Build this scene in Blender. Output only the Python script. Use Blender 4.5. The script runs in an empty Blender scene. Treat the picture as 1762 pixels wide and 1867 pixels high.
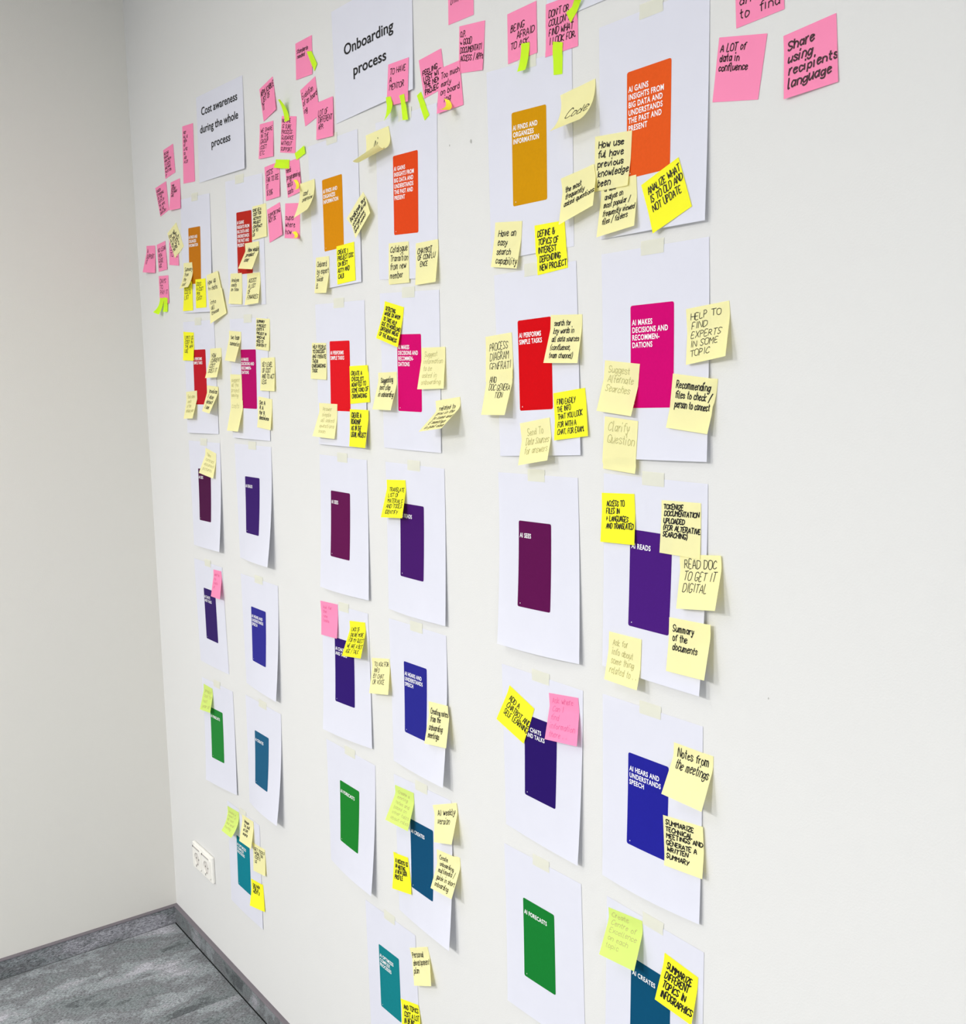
import bpy, math, random
import numpy as np
from mathutils import Matrix, Vector

# ------------------------------------------------------------------ camera
S=bpy.context.scene
W,H=1762,1867
CAM={'f': 1944.06, 'cx': 893.51, 'cy': 939.17, 'R': [[0.597022, 0.802048, -0.016836], [0.097969, -0.093722, -0.990767], [-0.79622, 0.58986, -0.13453]], 'C': [3.2231, -1.10204, 1.74783]}
cd=bpy.data.cameras.new('camera'); cam=bpy.data.objects.new('camera',cd); S.collection.objects.link(cam)
R=CAM['R']; C0=CAM['C']
M=Matrix(((R[0][0],-R[1][0],-R[2][0],C0[0]),(R[0][1],-R[1][1],-R[2][1],C0[1]),(R[0][2],-R[1][2],-R[2][2],C0[2]),(0,0,0,1)))
cam.matrix_world=M
cd.sensor_fit='HORIZONTAL'; cd.sensor_width=36; cd.lens=CAM['f']/W*36
cd.shift_x=(W/2-CAM['cx'])/W; cd.shift_y=(CAM['cy']-H/2)/W
cd.clip_start=.02
S.camera=cam
# ------------------------------------------------------------------ light
S.view_settings.view_transform='Standard'; S.view_settings.look='None'
S.view_settings.gamma=1; S.view_settings.exposure=-0.08
wd=bpy.data.worlds.new('world'); S.world=wd; wd.use_nodes=True
bg=wd.node_tree.nodes['Background']; bg.inputs[0].default_value=(.93,.95,1,1); bg.inputs[1].default_value=0.42
def area(name,loc,size,power,col,rot=(0,0,0)):
    l=bpy.data.lights.new(name,'AREA'); l.shape='RECTANGLE'; l.size,l.size_y=size; l.energy=power; l.color=col
    o=bpy.data.objects.new(name,l); o.location=loc; o.rotation_euler=rot; S.collection.objects.link(o); return o

area('ceiling_panel_far',(1.35,-1.5,2.93),(.6,.6),11,(1,.98,.95))
area('ceiling_panel_near',(2.7,-4.4,2.93),(.6,1.2),218,(1,.985,.96))
area('side_fill',(6.3,-2.8,1.1),(3.2,1.5),76,(.93,.96,1),(0,math.radians(90),0))  # added fill lamp, not a window; evens out the lower left walls
area('left_fill',(1.0,-3.6,2.93),(.6,.6),112,(1,.985,.96))  # extra lamp added to brighten the wall near the lower corner, no fixture

# ------------------------------------------------------------------ materials
def lin(c):
    return tuple((x/255/12.92 if x/255<=.04045 else ((x/255+.055)/1.055)**2.4) for x in c)+(1,)
def newmat(n):
    m=bpy.data.materials.new(n); m.use_nodes=True; return m,m.node_tree.nodes,m.node_tree.links,m.node_tree.nodes['Principled BSDF']
def mat_plain(n,c,rough=.6,var=.03,scale=40,bump=0,bscale=200,spec=.3):
    m,N,L,b=newmat(n); b.inputs['Roughness'].default_value=rough; b.inputs['Specular IOR Level'].default_value=spec
    tc=N.new('ShaderNodeNewGeometry'); nz=N.new('ShaderNodeTexNoise'); nz.inputs['Scale'].default_value=scale
    L.new(tc.outputs['Position'],nz.inputs['Vector'])
    mx=N.new('ShaderNodeMix'); mx.data_type='RGBA'; l=lin(c)
    mx.inputs['A'].default_value=tuple(x*(1-var) for x in l[:3])+(1,); mx.inputs['B'].default_value=tuple(min(1,x*(1+var)) for x in l[:3])+(1,)
    L.new(nz.outputs['Fac'],mx.inputs['Factor']); L.new(mx.outputs['Result'],b.inputs['Base Color'])
    if bump:
        n2=N.new('ShaderNodeTexNoise'); n2.inputs['Scale'].default_value=bscale; n2.inputs['Detail'].default_value=3
        L.new(tc.outputs['Position'],n2.inputs['Vector']); bp=N.new('ShaderNodeBump'); bp.inputs['Strength'].default_value=bump; bp.inputs['Distance'].default_value=.001
        L.new(n2.outputs['Fac'],bp.inputs['Height']); L.new(bp.outputs['Normal'],b.inputs['Normal'])
    return m
def mat_paper(n,c,trans=.25,tc_=None,var=.02):
    m,N,L,b=newmat(n); b.inputs['Roughness'].default_value=.75; b.inputs['Specular IOR Level'].default_value=.2
    g=N.new('ShaderNodeNewGeometry'); nz=N.new('ShaderNodeTexNoise'); nz.inputs['Scale'].default_value=18; nz.inputs['Detail'].default_value=4
    L.new(g.outputs['Position'],nz.inputs['Vector']); mx=N.new('ShaderNodeMix'); mx.data_type='RGBA'; l=lin(c)
    mx.inputs['A'].default_value=tuple(x*(1-var) for x in l[:3])+(1,); mx.inputs['B'].default_value=tuple(min(1,x*(1+var)) for x in l[:3])+(1,)
    L.new(nz.outputs['Fac'],mx.inputs['Factor']); L.new(mx.outputs['Result'],b.inputs['Base Color'])
    t=N.new('ShaderNodeBsdfTranslucent'); t.inputs[0].default_value=lin(tc_ or c)
    ms=N.new('ShaderNodeMixShader'); ms.inputs[0].default_value=trans
    L.new(b.outputs[0],ms.inputs[1]); L.new(t.outputs[0],ms.inputs[2]); L.new(ms.outputs[0],N['Material Output'].inputs[0])
    return m

M_wall=mat_plain('wall_paint',(217,217,216),.8,.006,3,.25,350,.2)
M_wall2=mat_plain('wall_paint_beige',(219,217,211),.85,.008,3,.25,350,.2)
M_ceil=mat_plain('ceiling_paint',(235,235,232),.9,.01)
M_sheet=mat_paper('white_paper',(223,224,236),.1)
M_black=mat_plain('black_print',(18,18,20),.6)
M_tape=mat_paper('masking_tape',(232,232,218),.2)
M_pink=mat_paper('pink_paper',(255,146,188),.12,(252,80,140))
M_pale=mat_paper('pale_yellow_paper',(253,249,190),.24,(246,228,70))
M_yellow=mat_paper('bright_yellow_paper',(255,252,48),.14,(240,215,10))
M_limenote=mat_paper('light_green_paper',(219,241,128),.2,(200,230,80))
M_flag=mat_paper('lime_flag_film',(208,252,44),.16,(190,240,20))
M_flagy=mat_paper('yellow_flag_film',(255,248,70),.16,(240,225,20))
M_ink=mat_plain('black_marker',(22,20,16),.5)
M_inkr=mat_plain('marker_on_pink',(52,8,24),.5)
M_faint=mat_plain('pencil_on_yellow',(182,176,112),.6)
M_faintp=mat_plain('pencil_on_pink',(225,98,150),.6)
M_plate=mat_plain('socket_plastic',(238,236,230),.35,.01,spec=.5)
M_dark=mat_plain('socket_dark',(60,56,54),.5)
M_grey=mat_plain('socket_label',(176,172,170),.6)
M_well=mat_plain('socket_well',(214,210,204),.4)
def carpet(n,dark=1.0):
    m,N,L,b=newmat(n); b.inputs['Roughness'].default_value=.95; b.inputs['Specular IOR Level'].default_value=.1
    g=N.new('ShaderNodeNewGeometry'); oi=N.new('ShaderNodeObjectInfo')
    mp=N.new('ShaderNodeMapping'); mp.inputs['Scale'].default_value=(6.5,3.2,6.5); L.new(g.outputs['Position'],mp.inputs['Vector'])
    ad=N.new('ShaderNodeVectorMath'); ad.operation='ADD'; L.new(mp.outputs[0],ad.inputs[0])
    cm=N.new('ShaderNodeCombineXYZ'); mu=N.new('ShaderNodeMath'); mu.operation='MULTIPLY'; mu.inputs[1].default_value=9
    L.new(oi.outputs['Random'],mu.inputs[0]); L.new(mu.outputs[0],cm.inputs[0]); L.new(cm.outputs[0],ad.inputs[1])
    n1=N.new('ShaderNodeTexNoise'); n1.inputs['Scale'].default_value=1; n1.inputs['Detail'].default_value=7; n1.inputs['Roughness'].default_value=.68; L.new(ad.outputs[0],n1.inputs['Vector'])
    r=N.new('ShaderNodeValToRGB'); e=r.color_ramp.elements
    e[0].position=.37; e[0].color=tuple(x*dark for x in lin((104,108,111))); e[1].position=.63; e[1].color=tuple(x*dark for x in lin((190,190,198)))
    for ps,c in ((.43,(140,147,149)),(.5,(132,133,137)),(.56,(160,167,170)),(.61,(168,168,174))):
        x=e.new(ps); x.color=tuple(v*dark for v in lin(c))
    L.new(n1.outputs['Fac'],r.inputs[0])
    m2=N.new('ShaderNodeMapping'); m2.inputs['Scale'].default_value=(420,130,420); L.new(g.outputs['Position'],m2.inputs['Vector'])
    n2=N.new('ShaderNodeTexNoise'); n2.inputs['Scale'].default_value=1; n2.inputs['Detail'].default_value=5; n2.inputs['Roughness'].default_value=.75; L.new(m2.outputs[0],n2.inputs['Vector'])
    cr=N.new('ShaderNodeValToRGB'); cr.color_ramp.elements[0].position=.36; cr.color_ramp.elements[0].color=(.28,.28,.28,1); cr.color_ramp.elements[1].position=.62; cr.color_ramp.elements[1].color=(1.45,1.45,1.45,1)
    L.new(n2.outputs['Fac'],cr.inputs[0])
    mx=N.new('ShaderNodeMix'); mx.data_type='RGBA'; mx.blend_type='MULTIPLY'; mx.inputs['Factor'].default_value=1
    L.new(r.outputs[0],mx.inputs['A']); L.new(cr.outputs[0],mx.inputs['B']); L.new(mx.outputs['Result'],b.inputs['Base Color'])
    bp=N.new('ShaderNodeBump'); bp.inputs['Strength'].default_value=.6; bp.inputs['Distance'].default_value=.002; L.new(n2.outputs['Fac'],bp.inputs['Height']); L.new(bp.outputs['Normal'],b.inputs['Normal'])
    return m
M_carpet=carpet('carpet_tile',.92); M_carpet2=carpet('carpet_skirting',.7)
M_trim=mat_plain('skirting_cap',(112,106,112),.5,.05,60)

# ------------------------------------------------------------------ object helpers
def mesh(name,verts,faces,mat,parent=None,origin=(0,0,0),smooth=False):
    ox,oy,oz=origin
    me=bpy.data.meshes.new(name); me.from_pydata([(x-ox,y-oy,z-oz) for x,y,z in verts],[],faces); me.update()
    if smooth: me.polygons.foreach_set('use_smooth',[True]*len(me.polygons))
    me.materials.append(mat); o=bpy.data.objects.new(name,me); S.collection.objects.link(o)
    if parent: o.parent=parent
    else: o.location=origin
    return o
def tag(o,label,cat,group=None):
    o['label']=label; o['category']=cat
    if group: o['group']=group
    return o
def box(V,F,x0,x1,y0,y1,z0,z1):
    b=len(V); V+=[(x0,y0,z0),(x1,y0,z0),(x1,y1,z0),(x0,y1,z0),(x0,y0,z1),(x1,y0,z1),(x1,y1,z1),(x0,y1,z1)]
    F+=[tuple(b+i for i in f) for f in ((0,3,2,1),(4,5,6,7),(0,1,5,4),(1,2,6,5),(2,3,7,6),(3,0,4,7))]
def boxobj(name,mat,dims,parent=None,origin=(0,0,0),bevel=0):
    V=[];F=[]
    box(V,F,*dims); o=mesh(name,V,F,mat,parent,origin)
    if bevel:
        md=o.modifiers.new('b','BEVEL'); md.width=bevel; md.segments=3
    return o
# ------------------------------------------------------------------ setting

def struct(o): o['kind']='structure'; return o
struct(boxobj('wall_right',M_wall,(-.1,6.5,0,.12,-.05,3.05)))
struct(boxobj('wall_left',M_wall2,(-.12,0,-6.1,0,-.05,3.05)))
struct(boxobj('ceiling',M_ceil,(-.12,6.5,-6.1,.12,3.0,3.1)))
fl=struct(boxobj('floor',mat_plain('screed',(70,72,74),.9),(-.12,6.5,-6.1,0,-.08,-.006)))
# carpet planks, each its own piece
pv=[];pf=[]; box(pv,pf,-.1245,.1245,-.4995,.4995,-.006,0)
pm=bpy.data.meshes.new('carpet_plank'); pm.from_pydata(pv,[],pf); pm.materials.append(M_carpet); pm.update()
for i in range(16):
    for j in range(5):
        if j>2 and i>9: continue
        o=bpy.data.objects.new('carpet_plank',pm); o.location=(.135+.25*i,-.512-1.0*j-(.5 if i%2 else 0)+.5,0); o.parent=fl
        S.collection.objects.link(o)
        if i%2==0 and j==0: o.location.y=-.512; 
        elif i%2==0: o.location.y=-.512-j
        else: o.location.y=-1.012-j
        if i%2 and j==0:
            q=bpy.data.objects.new('carpet_plank',pm); q.scale=(1,.5,1); q.location=(.135+.25*i,-.262,0); q.parent=fl; S.collection.objects.link(q)
# skirting: carpet faced strip held under a rounded cap
for nm,left in (('baseboard_right',False),('baseboard_left',True)):
    V=[];F=[];prof=[(0,0),(.009,0),(.009,.052),(.012,.054),(.013,.058),(.010,.061),(0,.0615)]
    a0,a1=(.0,6.4)
    b=bpy.data.meshes
    def ext(pts):
        V=[];F=[];m=len(pts)
        for a in (a0,a1):
            for d,z in pts:
                V.append((d,-a,z) if left else (a,-d,z))
        F=[(i,(i+1)%m,m+(i+1)%m,m+i) for i in range(m)]+[tuple(range(m)),tuple(range(m,2*m))]
        return V,F
    if left: a0,a1=.0,6.0
    V,F=ext([(0,0),(.0085,0),(.0085,.0565),(0,.0565)]); o=struct(mesh(nm,V,F,M_carpet2))
    V,F=ext([(0,.0565),(.0115,.0565),(.0125,.0575),(.0120,.0595),(.0100,.0606),(0,.0612)]); mesh('cap_strip',V,F,M_trim,o,smooth=False)
# small scuffs left in the paint
def scuff(x,z,r,seed):
    rr=random.Random(seed); V=[(x+r*rr.uniform(.5,1)*math.cos(a)*.7,-.0004,z+r*rr.uniform(.6,1)*math.sin(a)) for a in [k*math.pi/5 for k in range(10)]]
    return V,[tuple(range(10))]
wr=bpy.data.objects['wall_right']
M_scuff=mat_plain('scuff_grey',(176,176,172),.8)
for k,(x,z,r) in enumerate(((1.700,2.134,.0045),(1.636,2.138,.0022),(2.3465,1.313,.0018))):
    V,F=scuff(x,z,r,k); mesh('scuff',V,F,M_scuff,wr)
# double wall socket
sx,sz=.274,.306; O=(sx,-.0005,sz)
sk=boxobj('wall_socket',M_plate,(sx-.076,sx+.076,-.0095,-.0002,sz-.0405,sz+.0405),None,O,.003)
tag(sk,'white double wall socket low on the wall near the corner','socket')
def disc(cx,cz,y,r0,r1,y1,n=28):
    V=[];F=[]
    for k in range(n):
        a=2*math.pi*k/n; V+=[(cx+r0*math.cos(a),y,cz+r0*math.sin(a)),(cx+r1*math.cos(a),y1,cz+r1*math.sin(a))]
    for k in range(n):
        a=2*k;b=2*((k+1)%n); F.append((a,b,b+1,a+1))
    return V,F
for cx in (.2385,.3095):
    iv=[];jf=[]; r0=.0195; cz=.303
    # insert: square frame standing proud with a round well sunk in its middle
    V=[];F=[];n=32
    for k in range(n):
        a=2*math.pi*(k+.5)/n; c_,s_=math.cos(a),math.sin(a); q=.0325/max(abs(c_),abs(s_))
        V+=[(cx+q*c_,-.0095,sz+q*s_),(cx+q*c_*.985,-.0125,sz+q*s_*.985),(cx+r0*c_,-.0125,cz+r0*s_),(cx+r0*.97*c_,-.002,cz+r0*.97*s_)]
    for k in range(n):
        a=4*k;b=4*((k+1)%n)
        for t in range(3): F.append((a+t,a+t+1,b+t+1,b+t))
    ins=mesh('socket_insert',V,F,M_plate,sk,O)
    V,F=disc(cx,cz,-.0098,0.0001,r0*.985,-.0098); mesh('well_floor',V,F,M_well,ins,O)
    for dx in (-.0095,.0095):
        V,F=disc(cx+dx,cz,-.0101,0.0001,.0027,-.0101,12); mesh('pin_hole',V,F,M_dark,ins,O)
    for dz in (-.0172,.0172):
        boxobj('earth_clip',M_grey,(cx-.0025,cx+.0025,-.0122,-.0098,cz+dz-.0018,cz+dz+.0018),ins,O)
    boxobj('name_strip',M_grey,(cx-.026,cx+.022,-.0132,-.0122,.3335,.3375),ins,O)
    boxobj('strip_mark',M_dark,(cx-.030,cx-.026,-.0134,-.0122,.3328,.3382),ins,O)
    boxobj('screw_slot',M_dark,(cx-.006,cx-.003,-.0130,-.0122,.2775,.2835),ins,O)

# ------------------------------------------------------------------ paper surfaces
def gfun(style,t):
    if style=='hinge': x=np.clip((t-.10)/.25,0,1); return x*x*(3-2*x)
    if style=='curl': return t*1.25
    if style=='curl2': return t**2.2*1.5
    return np.clip(t*1.2,0,1.2)          # sheet
def surf(u,v,th,w,h,fl,fr,h0,style,off=None,n=10,wave=0.0,m=None):
    m=m or n
    s=np.linspace(0,1,m+1)[None,:]; tt=np.linspace(0,1,n*4+1)[:,None]
    ph=(fl*(1-s)+fr*s)*gfun(style,tt)
    d=1/(n*4)
    c=np.cos(ph);q=np.sin(ph)
    D=np.vstack([np.zeros((1,m+1)),np.cumsum((c[1:]+c[:-1])/2*d,0)])*h
    L=np.vstack([np.zeros((1,m+1)),np.cumsum((q[1:]+q[:-1])/2*d,0)])*h
    D=D[::4];L=L[::4];t=tt[::4]
    L=L+h0+wave*np.sin(math.pi*s)*t**2
    U=u+s*w*math.cos(th)+D*math.sin(th); V=v+s*w*math.sin(th)-D*math.cos(th)
    if off is not None:
        o=np.array(off,float).reshape(4,2)
        B=[(1-s)*(1-t),s*(1-t),s*t,(1-s)*t]
        U=U+sum(B[k]*o[k,0] for k in range(4)); V=V+sum(B[k]*o[k,1] for k in range(4))
    return np.stack([U,V,L],-1)

CS=.002; HM=np.zeros((1400,1500))
def put(g):                     # raise the height map by an object so that later paper lies over it
    i=(g[...,0]/CS).astype(int).ravel(); j=(g[...,1]/CS).astype(int).ravel()
    ok=(i>=0)&(i<1400)&(j>=0)&(j<1500); np.maximum.at(HM,(i[ok],j[ok]),g[...,2].ravel()[ok])
def over(g,eps=.0007,K=5):      # lift a surface clear of everything already on the wall beneath its own footprint
    n,m=g.shape[:2]; f=dense(g,K); N,Mm=f.shape[:2]
    i=np.clip((f[...,0]/CS).astype(int),0,1399); j=np.clip((f[...,1]/CS).astype(int),0,1499); need=HM[i,j]+eps
    g=g.copy()
    for a in range(n):
        for b in range(m):
            y=int(round(a/(n-1)*(N-1))); x=int(round(b/(m-1)*(Mm-1)))
            g[a,b,2]=max(g[a,b,2],need[max(0,y-K):y+K+1,max(0,x-K):x+K+1].max())
    return g
def dense(g,k=8):
    n,m=g.shape[:2]; t=np.linspace(0,n-1,n*k); s=np.linspace(0,m-1,m*k)
    j=np.minimum(t.astype(int),n-2); i=np.minimum(s.astype(int),m-2); b=(t-j)[:,None,None]; a=(s-i)[None,:,None]
    q=lambda dj,di: g[np.ix_(j+dj,i+di)]
    return (q(0,0)*(1-a)+q(0,1)*a)*(1-b)+(q(1,0)*(1-a)+q(1,1)*a)*b
def samp(g,s,t):
    n,m=g.shape[0]-1,g.shape[1]-1
    x=s*m; y=t*n; i=min(max(int(x),0),m-1); j=min(max(int(y),0),n-1); a=x-i; b=y-j
    return (g[j,i]*(1-a)+g[j,i+1]*a)*(1-b)+(g[j+1,i]*(1-a)+g[j+1,i+1]*a)*b
def W3(p,lift=0): return (float(p[0]),-float(p[2])-lift,float(p[1]))
def gridobj(name,g,mat,parent=None,origin=(0,0,0)):
    n,m=g.shape[:2]; V=[W3(g[j,i]) for j in range(n) for i in range(m)]
    F=[(j*m+i,(j+1)*m+i,(j+1)*m+i+1,j*m+i+1) for j in range(n-1) for i in range(m-1)]
    return mesh(name,V,F,mat,parent,origin,True)
# ------------------------------------------------------------------ hand lettering
GL={
 'A':(4, '00 26 40|12 32'),
 'B':(3.6, '00 06|06 26 35 24 03|03 24 32 31 20 00'),
 'C':(3.8, '45 36 15 03 01 20 41'),
 'D':(3.9, '00 06|06 26 45 42 20 00'),
 'E':(3.2, '36 06 00 30|03 23'),
 'F':(3.1, '36 06 00|03 23'),
 'G':(4, '45 26 05 02 10 30 42 22'),
 'H':(3.8, '06 00|46 40|03 43'),
 'I':(1.4, '16 10'),
 'J':(3, '36 31 20 01'),
 'K':(3.8, '06 00|46 03 40'),
 'L':(3.2, '06 00 30'),
 'M':(4.6, '00 06 23 46 40'),
 'N':(4, '00 06 40 46'),
 'O':(4, '26 05 01 20 41 45 26'),
 'P':(3.6, '00 06|06 26 35 34 23 03'),
 'Q':(4, '26 05 01 20 41 45 26|22 50'),
 'R':(3.8, '00 06|06 26 35 34 23 03|13 40'),
 'S':(3.5, '45 26 05 13 32 31 10 01'),
 'T':(3.8, '06 46|26 20'),
 'U':(3.8, '06 02 10 30 42 46'),
 'V':(4, '06 20 46'),
 'W':(5, '06 10 24 40 56'),
 'X':(4, '06 40|00 46'),
 'Y':(3.8, '06 23|46 10'),
 'Z':(3.8, '06 46 00 40'),
 'a':(3.2, '33 14 02 10 32 34|34 30'),
 'b':(3.1, '06 00|03 24 32 20 00'),
 'c':(2.8, '33 14 02 10 31'),
 'd':(3.3, '32 14 02 10 31|36 30'),
 'e':(3, '02 33 14 02 10 31'),
 'f':(2.2, '36 15 10|04 24'),
 'g':(3.2, '33 14 02 10 32|34 3- 1= 0-'),
 'h':(3.1, '06 00|02 14 33 30'),
 'i':(1.2, '04 00|06 07'),
 'j':(1.8, '14 1- 0=|16 17'),
 'k':(3, '06 00|34 02 30'),
 'l':(1.3, '06 00 10'),
 'm':(4.6, '00 04|03 14 23 20|23 34 43 40'),
 'n':(3.1, '00 04|03 14 33 30'),
 'o':(3.1, '14 02 10 31 33 14'),
 'p':(3.2, '04 0=|03 24 32 20 01'),
 'q':(3.2, '33 14 02 10 32|34 3='),
 'r':(2.2, '00 04|02 14 24'),
 's':(2.7, '33 14 03 31 10 01'),
 't':(2.3, '16 11 20|04 24'),
 'u':(3.1, '04 01 10 32|34 30'),
 'v':(3, '04 10 34'),
 'w':(4, '04 10 23 30 44'),
 'x':(3, '04 30|00 34'),
 'y':(3.1, '04 11 32|34 1= 0-'),
 'z':(3, '04 34 00 30'),
 '.':(1, '00 01'),
 ',':(1, '11 0-'),
 "'":(1, '16 05'),
 '(':(1.8, '17 04 02 1-'),
 ')':(1.8, '07 14 12 0-'),
 '/':(2.6, '0- 37'),
 '-':(2.2, '03 23'),
 '&':(4, '40 05 26 24 02 10 30 43'),
 '1':(1.6, '05 16 10'),
 '2':(3, '05 26 34 00 30'),
 '>':(3, '04 02 32|23 32 21'),
 '+':(3, '03 33|15 11'),
 ' ':(2.0, ''),
 '?':(3, '05 26 34 13 12|10 11'),
}
YC={'-':-1,'=':-2}
def strokes(ch):
    w,s=GL.get(ch,GL['-']); out=[]
    for st in s.split('|'):
        pts=[(float(t[0]),float(YC.get(t[1],0) if t[1] in YC else t[1])) for t in st.split()]
        if len(pts)>1: out.append(pts)
    return w,out
def smooth(pts,rnd):
    if len(pts)<3: return [pts[0],((pts[0][0]+pts[1][0])/2,(pts[0][1]+pts[1][1])/2),pts[-1]]
    P=[pts[0]]+pts+[pts[-1]]; o=[]
    for i in range(1,len(P)-2):
        p0,p1,p2,p3=P[i-1:i+3]
        for t in (0,.33,.67):
            o.append(tuple(.5*((2*p1[k])+(-p0[k]+p2[k])*t+(2*p0[k]-5*p1[k]+4*p2[k]-p3[k])*t*t+(-p0[k]+3*p1[k]-3*p2[k]+p3[k])*t**3) for k in (0,1)))
    return o+[pts[-1]]
WT={'m':.00155,'b':.0021,'f':.0009,'t':.0011}
def handwriting(g,w,h,text,box_,weight,mat,parent,origin,seed):
    rnd=random.Random(seed); V=[];F=[]
    lines=text.replace(' / ','\x02').replace('//',' \x01|').replace('/','|').replace('\x01','/').replace('\x02',' / ').split('|')
    x0,y0,x1,y1=box_; pitch=(y1-y0)*h/len(lines); hw=WT[weight]/2*(1 if len(lines)<5 else .85)
    mt=max(sum(strokes(c)[0]+1.3 for c in ln)-1.3 for ln in lines)
    for li,ln in enumerate(lines):
        upper=sum(c.isupper() for c in ln)>len(ln.replace(' ',''))/2
        unit=min(pitch*((.74 if upper else .72)-.03*max(0,len(lines)-3)),.016)/6
        tot=sum(strokes(c)[0]+1.3 for c in ln)-1.3
        avail=(x1-x0)*w; sx=min(max(avail/mt,unit*.7),unit*1.25)
        if tot*sx>avail: sx=avail/tot
        cx=x0*w+rnd.uniform(0,.02)*w; base=y0*h+pitch*(li+.82); sl=rnd.uniform(.05,.22); tilt=rnd.uniform(-.02,.03)
        for c in ln:
            gw,st=strokes(c); jy=rnd.uniform(-.25,.25)*unit; js=rnd.uniform(.9,1.1)
            for pts in st:
                q=[(x+rnd.uniform(-.18,.18),y*js+rnd.uniform(-.2,.2)) for x,y in pts]; q=smooth(q,rnd)
                q=[(cx+(x+y*sl)*sx, base-(y*unit)-jy-(cx-x0*w)*tilt) for x,y in q]
                L=[];
                for k,(x,y) in enumerate(q):
                    a=q[max(k-1,0)]; b=q[min(k+1,len(q)-1)]; dx,dy=b[0]-a[0],b[1]-a[1]; l=math.hypot(dx,dy) or 1e-9
                    e=hw*.6*(-1 if k==0 else 1 if k==len(q)-1 else 0)
                    nx,ny=-dy/l*hw,dx/l*hw; xx=x+dx/l*e; yy=y+dy/l*e
                    L.append(((xx+nx,yy+ny),(xx-nx,yy-ny)))
                b0=len(V)
                for A,B in L:
                    for P in (A,B):
                        s=min(max(P[0]/w,.004),.996); t=min(max(P[1]/h,.004),.996)
                        V.append(W3(samp(g,s,t),.0003))
                for k in range(len(L)-1): F.append((b0+2*k,b0+2*k+1,b0+2*k+3,b0+2*k+2))
            cx+=(gw+1.3)*sx
    o=mesh('handwriting',V,F,mat,parent,origin); return o
# ------------------------------------------------------------------ printed type
def text_mesh(body,bold,spacing=1.0):
    cu=bpy.data.curves.new('t','FONT'); cu.body=body; cu.size=1; cu.offset=bold; cu.space_character=spacing; cu.resolution_u=3; cu.align_x='LEFT'
    o=bpy.data.objects.new('t',cu); S.collection.objects.link(o)
    dg=bpy.context.evaluated_depsgraph_get(); dg.update(); me=bpy.data.meshes.new_from_object(o.evaluated_get(dg))
    V=[(v.co.x,v.co.y) for v in me.vertices]; F=[tuple(p.vertices) for p in me.polygons]
    bpy.data.objects.remove(o); bpy.data.curves.remove(cu); bpy.data.meshes.remove(me); return V,F
CAPH=max(y for x,y in text_mesh('H',0)[0])
def print_lines(g,w,h,lines,mat,parent,origin,extra=None,lift=.0005):
    V=[];F=[]
    for body,x,y,cap,width,bold in lines:    # width None: natural proportion given by scale factor in bold[1]
        v,f=text_mesh(body,bold,1.1 if cap<.01 else 1.0); k=cap/CAPH; mx=max(p[0] for p in v); kx=(width/mx) if width else k
        b=len(V)
        for p in v: V.append(W3(samp(g,(x+p[0]*kx)/w,(y-p[1]*k)/h),lift))
        F+=[tuple(b+i for i in q) for q in f]
    if extra:
        for (ax,ay,r) in extra:
            V2=[W3(samp(g,(ax+r*dx)/w,(ay+r*dy)/h),lift) for dx,dy in ((-1,1),(1,.8),(0,-1))]; mesh('corner_mark',V2,[(0,1,2)],mat,parent,origin)
    return mesh('lettering',V,F,mat,parent,origin)
def rounded_panel(g,w,h,c,mat,parent,origin,r=.0035):
    x0,y0,cw,ch=c; rows=[];A=[0,.15,.35,.6,1]
    ys=[r*a for a in A]+list(np.linspace(r,ch-r,9)[1:-1])+[ch-r*a for a in reversed(A)]
    V=[];m=7
    for y in ys:
        d=r-y if y<r else (y-(ch-r) if y>ch-r else 0); ins=r-math.sqrt(max(r*r-d*d,0))
        for i in range(m+1):
            x=ins+(cw-2*ins)*i/m; V.append(W3(samp(g,(x0+x)/w,(y0+y)/h),.0002))
    F=[(j*(m+1)+i,(j+1)*(m+1)+i,(j+1)*(m+1)+i+1,j*(m+1)+i+1) for j in range(len(ys)-1) for i in range(m)]
    return mesh('printed_card',V,F,mat,parent,origin,True)
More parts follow.
